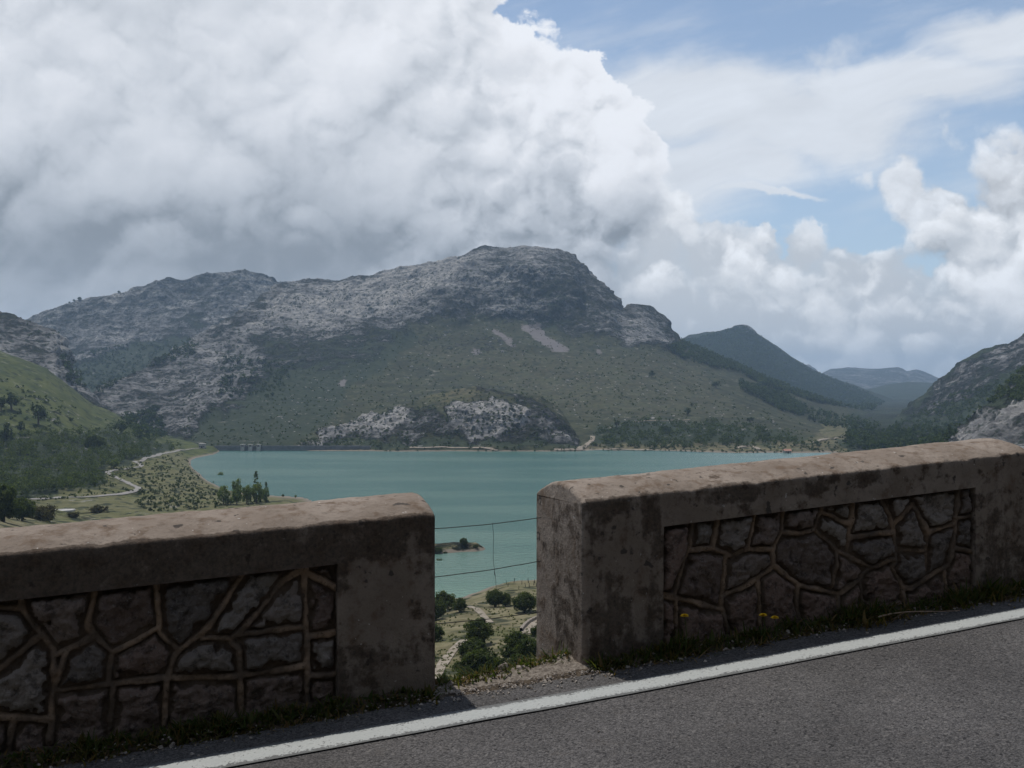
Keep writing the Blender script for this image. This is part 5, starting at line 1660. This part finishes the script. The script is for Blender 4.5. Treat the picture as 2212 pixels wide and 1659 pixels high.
def boulders(name, poly, n, rad, seed):
    rng = np.random.RandomState(seed); V, F = [], []
    base = np.array([(-1, -1, -.6), (1, -1, -.6), (1, 1, -.6), (-1, 1, -.6), (-.6, -.7, .7), (.7, -.5, .6), (.6, .6, .8), (-.7, .6, .5)], float)
    fc = np.array([(0, 1, 5, 4), (1, 2, 6, 5), (2, 3, 7, 6), (3, 0, 4, 7), (4, 5, 6, 7)])
    xs_ = [q[0] for q in poly]; ys_ = [q[1] for q in poly]; k = 0; tr = 0
    while k < n and tr < n * 12:
        tr += 1
        x, y = rng.uniform(min(xs_), max(xs_)), rng.uniform(min(ys_), max(ys_))
        if not in_poly(np.array([x]), np.array([y]), poly)[0] or fbm(np.array([[x / 34.0, y / 20.0, seed]]), 4)[0] < 0.04: continue
        p = hit(x, y)
        if p is None: continue
        r = rng.uniform(*rad) * (1 + 1.2 * (rng.uniform() < 0.08)); a = rng.uniform(0, 6.28)
        q = base * (1 + 0.25 * rng.normal(size=base.shape)) * r * np.array([1.2, 1, 0.8])
        q = np.stack([q[:, 0] * math.cos(a) - q[:, 1] * math.sin(a), q[:, 0] * math.sin(a) + q[:, 1] * math.cos(a), q[:, 2]], 1) + np.array(p[:])
        V.append(q); F.append(fc + 8 * k); k += 1
    ma, t, b = material('boulder_limestone'); n_ = t.noise(geo(t).outputs['Position'], 0.9, 5, 0.65)
    t.put(b.inputs['Base Color'], t.mix(n_, (0.16, 0.155, 0.15), (0.42, 0.40, 0.375)))
    o = np_mesh(name, np.concatenate(V), np.concatenate(F), ma, False); tag(o, kind='stuff')


boulders('slope_boulders', [(720, 800), (960, 700), (1280, 735), (1480, 780), (1700, 930), (1290, 930), (1240, 900), (1030, 820), (860, 880), (680, 940), (560, 960), (560, 880)], 420, (0.4, 1.25), 5)
boulders('meadow_boulders', [(0, 815), (280, 930), (340, 960), (60, 950), (0, 940)], 60, (0.3, 0.9), 6)

# ---- bushes dotted over the meadow by the left shore
_rb = np.random.RandomState(77)
_pl = [([(300, 1045), (245, 1015), (300, 998), (390, 978), (412, 1000), (440, 1040), (470, 1065), (470, 1092), (560, 1083), (640, 1078), (630, 1082), (470, 1098), (330, 1106), (290, 1090)], 300),
       ([(80, 1072), (230, 1045), (290, 1062), (300, 1078), (240, 1085), (80, 1085)], 90), ([(480, 1085), (700, 1074), (700, 1092), (470, 1110)], 40)]
_n = 0
for poly, cnt in _pl:
    xs_ = [q[0] for q in poly]; ys_ = [q[1] for q in poly]; k = 0; tr = 0
    while k < cnt and tr < 4000 and _n < 298:
        tr += 1
        x, y = _rb.uniform(min(xs_), max(xs_)), _rb.uniform(min(ys_), max(ys_))
        if not in_poly(np.array([x]), np.array([y]), poly)[0]: continue
        p = hit(x, y)
        if p is None or p.z < 0.8 or p.y > 900: continue
        k += 1; _n += 1
        plant('meadow_bush', P_LOW[_n % 4], p, _rb.uniform(0.42, 0.95), _rb.uniform(0, 6.28), 'small dark green bush dotted over the pale meadow by the left shore', 'bush', 'bushes on the left meadow', _rb.uniform(0.8, 1.3))
wood('meadow_scrub', [([(300, 1045), (245, 1015), (300, 998), (390, 978), (412, 1000), (440, 1040), (470, 1065), (560, 1083), (470, 1098), (330, 1106), (290, 1090)], 0.75), ([(80, 1060), (230, 1040), (290, 1062), (80, 1085)], 0.25)],
     420, (0.45, 0.9), 1.1, PINE, 6, 0.36, 309, -0.1, 0.6)
# tussocks on the slope below the road
wood('slope_tussocks', [([(915, 1330), (1175, 1270), (1175, 1440), (915, 1500)], 1.0)], 700, (0.12, 0.38), 0.8, OAK, 8, 0.12, 308, -0.2, 0.7)
# ------------------------------------------------------------------ paths, dam, huts, basin, posts
def m_flat(name, c0, c1, scale=0.6):
    ma, t, b = material(name)
    n = t.noise(geo(t).outputs['Position'], scale, 6, 0.65)
    t.put(b.inputs['Base Color'], t.mix(t.rng(n, 0.3, 0.7), c0, c1)); return ma


M_PATH = m_flat("pale_gravel_track", (0.17, 0.14, 0.10), (0.31, 0.27, 0.22), 0.5)
M_PATH2 = m_flat("pale_asphalt_track", (0.19, 0.178, 0.16), (0.27, 0.255, 0.235), 0.5)
M_CONC = m_flat("dam_concrete", (0.13, 0.135, 0.14), (0.21, 0.21, 0.21), 0.3)
M_LITE = m_flat("pale_concrete", (0.36, 0.34, 0.31), (0.50, 0.48, 0.44), 0.6)
M_TILE = m_flat("red_tiles", (0.30, 0.15, 0.11), (0.40, 0.22, 0.17), 1.5)
M_OLDW = m_flat("old_grey_wood", (0.03, 0.027, 0.024), (0.07, 0.06, 0.05), 6.0)
M_DARKO = m_flat("dark_opening", (0.012, 0.012, 0.013), (0.02, 0.02, 0.02))


def path(name, pts, width, mat=None, lift=0.12):
    """a track laid along places seen at survey points"""
    P = [hit(x, y) for x, y in pts]; P = [p for p in P if p is not None]
    if len(P) < 2: return
    A = np.array([p[:2] for p in P])
    # smooth plan curve
    seg = np.hypot(*np.diff(A, axis=0).T); L = np.concatenate([[0], np.cumsum(seg)])
    m = max(8, int(L[-1] / 2.0)); u_ = np.linspace(0, L[-1], m)
    Q = np.stack([np.interp(u_, L, A[:, 0]), np.interp(u_, L, A[:, 1])], 1)
    for _ in range(6): Q[1:-1] = 0.25 * Q[:-2] + 0.5 * Q[1:-1] + 0.25 * Q[2:]
    T = np.gradient(Q, axis=0); T /= np.linalg.norm(T, axis=1)[:, None] + 1e-9
    Nn = np.stack([-T[:, 1], T[:, 0]], 1)
    wv = width * (1 + 0.25 * fbm(np.stack([u_ / 9, u_ * 0, u_ * 0 + len(pts)], -1), 3))
    V = []
    for k in (-0.5, -0.17, 0.17, 0.5):
        E = Q + Nn * (wv * k)[:, None]
        for e in E:
            d = drop(e[0], e[1]); V.append((e[0], e[1], (d.z if d else 0) + lift))
    V = np.array(V).reshape(4, m, 3)
    V[:, :, 2] = np.maximum(V[:, :, 2], smooth_rows(V[:, :, 2], 3, 1))
    o = np_mesh(name, V.reshape(-1, 3), grid_faces(4, m), mat or M_PATH, True)
    if o.data.polygons[0].normal.z < 0: o.data.flip_normals()
    tag(o, kind='structure')


z1 = lambda L: [(0.1953 * a, 907.3 + 0.1953 * b) for a, b in L]
path('winding_track', z1([(300, 878), (380, 873), (550, 869), (800, 859), (1000, 850), (1200, 834), (1400, 812), (1490, 795), (1545, 765), (1480, 733), (1350, 670), (1260, 620), (1195, 597), (1180, 578), (1225, 566),
                          (1300, 556), (1370, 548), (1500, 530), (1570, 510), (1560, 490), (1500, 470), (1480, 461), (1600, 430), (1750, 390), (1850, 360), (1970, 335), (2100, 322), (2200, 314)]), 3.0, M_PATH2, 0.25)
path('dirt_track', [(gx(a), gy(b)) for a, b in [(40, 1600), (90, 1500), (150, 1400), (210, 1315), (270, 1245), (340, 1185)]], 1.7)
path('dirt_track', [(gx(a), gy(b)) for a, b in [(560, 1040), (510, 1000), (490, 960), (440, 920), (370, 900)]], 1.6)
path('stone_edged_track', [(gx(a), gy(b)) for a, b in [(860, 1135), (890, 1090), (930, 1045), (990, 1010)]], 2.4)
q_ = lambda L: [(qx(a), qy(b)) for a, b in L]
path('far_track', q_([(125, 346), (160, 325), (190, 305), (215, 290), (225, 270), (225, 252)]), 5.0, M_PATH, 0.6)
path('far_track', q_([(1215, 338), (1250, 326), (1300, 320), (1340, 322), (1375, 345)]), 4.5, M_PATH, 0.6)
path('far_track', q_([(1745, 301), (1790, 285), (1830, 274), (1900, 266), (1960, 258)]), 5.0, M_PATH, 0.8)
path('shore_track', q_([(-40, 346), (100, 346), (250, 345), (450, 345), (640, 347)]), 4.0, M_PATH, 0.6)
path('shore_track', [(885, 968), (960, 966), (1040, 967), (1075, 974)], 3.0, M_PATH, 0.6)
path('far_trail', q_([(490, 156), (560, 150), (700, 142), (900, 140)]), 3.0, M_PATH, 0.6)


def bx(bm, lo, hi):
    r = bmesh.ops.create_cube(bm, size=1.0)
    for v in r['verts']:
        v.co = Vector((lo[i] + (v.co[i] + 0.5) * (hi[i] - lo[i]) for i in range(3)))


def bm_obj(name, bm, mat, parent=None):
    bmesh.ops.recalc_face_normals(bm, faces=bm.faces)
    me = bpy.data.meshes.new(name); bm.to_mesh(me); bm.free(); me.materials.append(mat)
    o = bpy.data.objects.new(name, me); COL.objects.link(o)
    if parent is not None: o.parent = parent
    return o


def sx_(x, D): return (x * PU - 512) / FOC * D


def dam():
    D = 935.0
    x0, x1 = sx_(462, D), sx_(800, D)
    root = empty('dam', ((x0 + x1) / 2, D, 0)); tag(root, 'long low grey concrete dam along the far left end of the lake', 'dam')
    cx = (x0 + x1) / 2
    bm = bmesh.new(); bx(bm, (x0 - cx, -4, -12), (x1 - cx, 4, 3.3)); bm_obj('dam_wall', bm, M_CONC, root)
    bm = bmesh.new(); bx(bm, (x0 - cx, -4.3, 3.302), (x1 - cx, -3.8, 4.2)); bx(bm, (x0 - cx, 3.8, 3.302), (x1 - cx, 4.3, 4.2)); bm_obj('railing', bm, M_CONC, root)
    for c in (915, 1000, 1090):
        x = sx_(zx(c), D - 6) - cx
        bm = bmesh.new(); bx(bm, (x - 1.6, -7.5, -6), (x + 1.6, -4.01, 3.6)); bx(bm, (x - 2.2, -7.8, 5.6), (x + 2.2, -4.0, 6.1))
        for dx in (-1.7, 1.3): bx(bm, (x + dx, -7.4, 3.602), (x + dx + 0.4, -4.4, 5.598))
        bm_obj('gate_tower', bm, M_LITE, root)


dam()


def hut(name, x, y, wid, dep, hh, wall, roof, label, cat, gable):
    p = hit(x, y)
    root = empty(name, p, R(8)); tag(root, label, cat)
    w, d = wid / 2, dep / 2
    bm = bmesh.new(); bx(bm, (-w, -d, -1.5), (w, d, hh)); bm_obj('wall', bm, wall, root)
    bm = bmesh.new()
    if gable:
        e = 0.5; rz = hh + 0.02
        vs = [bm.verts.new(q) for q in ((-w - e, -d - e, rz), (w + e, -d - e, rz), (w + e, d + e, rz), (-w - e, d + e, rz), (-w - e, 0, rz + dep * 0.32), (w + e, 0, rz + dep * 0.32))]
        for f in ((0, 1, 5, 4), (2, 3, 4, 5), (1, 2, 5), (3, 0, 4), (3, 2, 1, 0)): bm.faces.new([vs[i] for i in f])
    else:
        bx(bm, (-w - 0.4, -d - 0.4, hh + 0.002), (w + 0.4, d + 0.4, hh + 0.5))
    bm_obj('roof', bm, roof, root)
    bm = bmesh.new(); bx(bm, (-0.6, -d - 0.06, 0.1), (0.6, -d + 0.02, 2.1)); bm_obj('door', bm, M_DARKO, root)
    for s in (-1, 1):
        bm = bmesh.new(); bx(bm, (s * w * 0.62 - 0.5, -d - 0.05, 1.1), (s * w * 0.62 + 0.5, -d + 0.02, 2.0)); bm_obj('window', bm, M_DARKO, root)


hut('dam_hut', 437, 967.5, 5.2, 5, 3.6, M_LITE, M_LITE, 'small pale flat-roofed hut at the left end of the dam', 'hut', False)
hut('lakeside_house', 1700, 979.5, 6.0, 5, 2.4, M_LITE, M_TILE, 'little red-roofed house on the far shore beside the inlet', 'house', True)


def basin():
    p = hit(140, 1103.5)
    ma = M_LITE
    rad = 42 * 0.5 * PU / FOC * p.y
    root = empty('water_basin', p); tag(root, 'round white concrete basin lying in the pale meadow', 'basin')
    n = 48; a = np.linspace(0, 2 * math.pi, n, endpoint=False)
    prof = [(1.0, -0.8), (1.0, 0.55), (0.94, 0.55), (0.94, 0.30)]
    V = np.concatenate([np.stack([rad * r_ * np.cos(a), rad * r_ * np.sin(a), np.full(n, h_)], 1) for r_, h_ in prof])
    o = np_mesh('rim', V, grid_faces(4, n, True), ma, False, parent=root)
    V = np.stack([rad * 0.945 * np.cos(a), rad * 0.945 * np.sin(a), np.full(n, 0.34)], 1)
    np_mesh('floor_slab', V, np.arange(n)[None, :], m_flat('basin_floor', (0.34, 0.33, 0.31), (0.44, 0.43, 0.41)), False, parent=root)


basin()


def low_wall():
    pts = [(822, 1118), (838, 1092), (865, 1062), (905, 1033), (960, 1008), (1010, 992)]
    P = [hit(gx(a), gy(b)) for a, b in pts]
    A = np.array([p[:] for p in P]); f = np.linspace(0, 1, 30); k = np.linspace(0, 1, len(A))
    C = np.stack([np.interp(f, k, A[:, i]) for i in range(3)], 1); C = smooth_rows(C, 4, 0)
    T = np.gradient(C, axis=0); Nn = np.stack([-T[:, 1], T[:, 0]], 1); Nn /= np.linalg.norm(Nn, axis=1)[:, None]
    rows = []
    for (o_, h_) in ((-0.3, -0.6), (-0.27, 0.7), (0.0, 0.78), (0.27, 0.7), (0.3, -0.6)):
        q = C.copy(); q[:, :2] += Nn * o_; q[:, 2] += h_ + 0.05 * np.sin(f * 60 + o_ * 9) * (h_ > 0); rows.append(q)
    V = np.stack(rows); c = C[15].copy(); V = V - c
    o = np_mesh('dry_stone_wall', V.reshape(-1, 3), [grid_faces(5, 30)], m_flat('dry_stone', (0.15, 0.125, 0.10), (0.32, 0.28, 0.235), 3.0), False)
    o.location = c
    tag(o, 'low curved dry stone wall beside a track, near the right parapet', 'wall')


low_wall()


def posts():
    V, f = tube([(0, 0, -0.5), (0.02, 0, 0.4), (0.05, 0.02, 0.9), (0.09, 0.0, 1.25)], [0.10, 0.095, 0.085, 0.07], 7)
    o = np_mesh('fence_post', V, f, M_OLDW, True); me = o.data; bpy.data.objects.remove(o)
    rng = random.Random(4)
    for i, (cx, cy) in enumerate([(697, 712), (762, 699), (828, 714), (884, 702), (938, 704), (930, 722), (890, 742), (802, 757), (860, 735), (598, 634), (950, 735), (710, 735)]):
        x, y = gx(cx), gy(cy)
        p = hit(x, y)
        if p is None: continue
        if p.z < 0:
            k = CAM_Z / ((y * PU - 384) / FOC); p = Vector(((x * PU - 512) / FOC * k, k, -0.1))
        q = bpy.data.objects.new('fence_post', me); COL.objects.link(q)
        q.location = p; q.rotation_euler = (rng.uniform(-.15, .15), rng.uniform(-.15, .15), rng.uniform(0, 6)); s = rng.uniform(0.8, 1.15); q.scale = (s, s, s)
        tag(q, 'old leaning post standing alone in the shallow water' if cx == 598 else 'old dark wooden post on the grassy near shore beside the right parapet', 'post', 'old fence posts on the near shore')


posts()
# ------------------------------------------------------------------ haze
def haze():
    ma = bpy.data.materials.new("valley_air"); ma.use_nodes = True
    nt = ma.node_tree; nt.nodes.clear()
    out = nt.nodes.new('ShaderNodeOutputMaterial'); vol = nt.nodes.new('ShaderNodeVolumePrincipled')
    vol.inputs['Color'].default_value = (0.52, 0.74, 1.0, 1)
    vol.inputs['Density'].default_value = 0.000112
    vol.inputs['Anisotropy'].default_value = 0.2
    nt.links.new(vol.outputs[0], out.inputs['Volume'])
    bm = bmesh.new(); bmesh.ops.create_cube(bm, size=1.0)
    lo, hi = Vector((-11900, -420, -40)), Vector((11900, 12400, 405))
    for v in bm.verts:
        v.co = Vector((lo[i] + (v.co[i] + 0.5) * (hi[i] - lo[i]) for i in range(3)))
    me = bpy.data.meshes.new('haze'); bm.to_mesh(me); bm.free(); me.materials.append(ma)
    o = bpy.data.objects.new('haze', me); COL.objects.link(o)
    tag(o, kind='stuff')


haze()
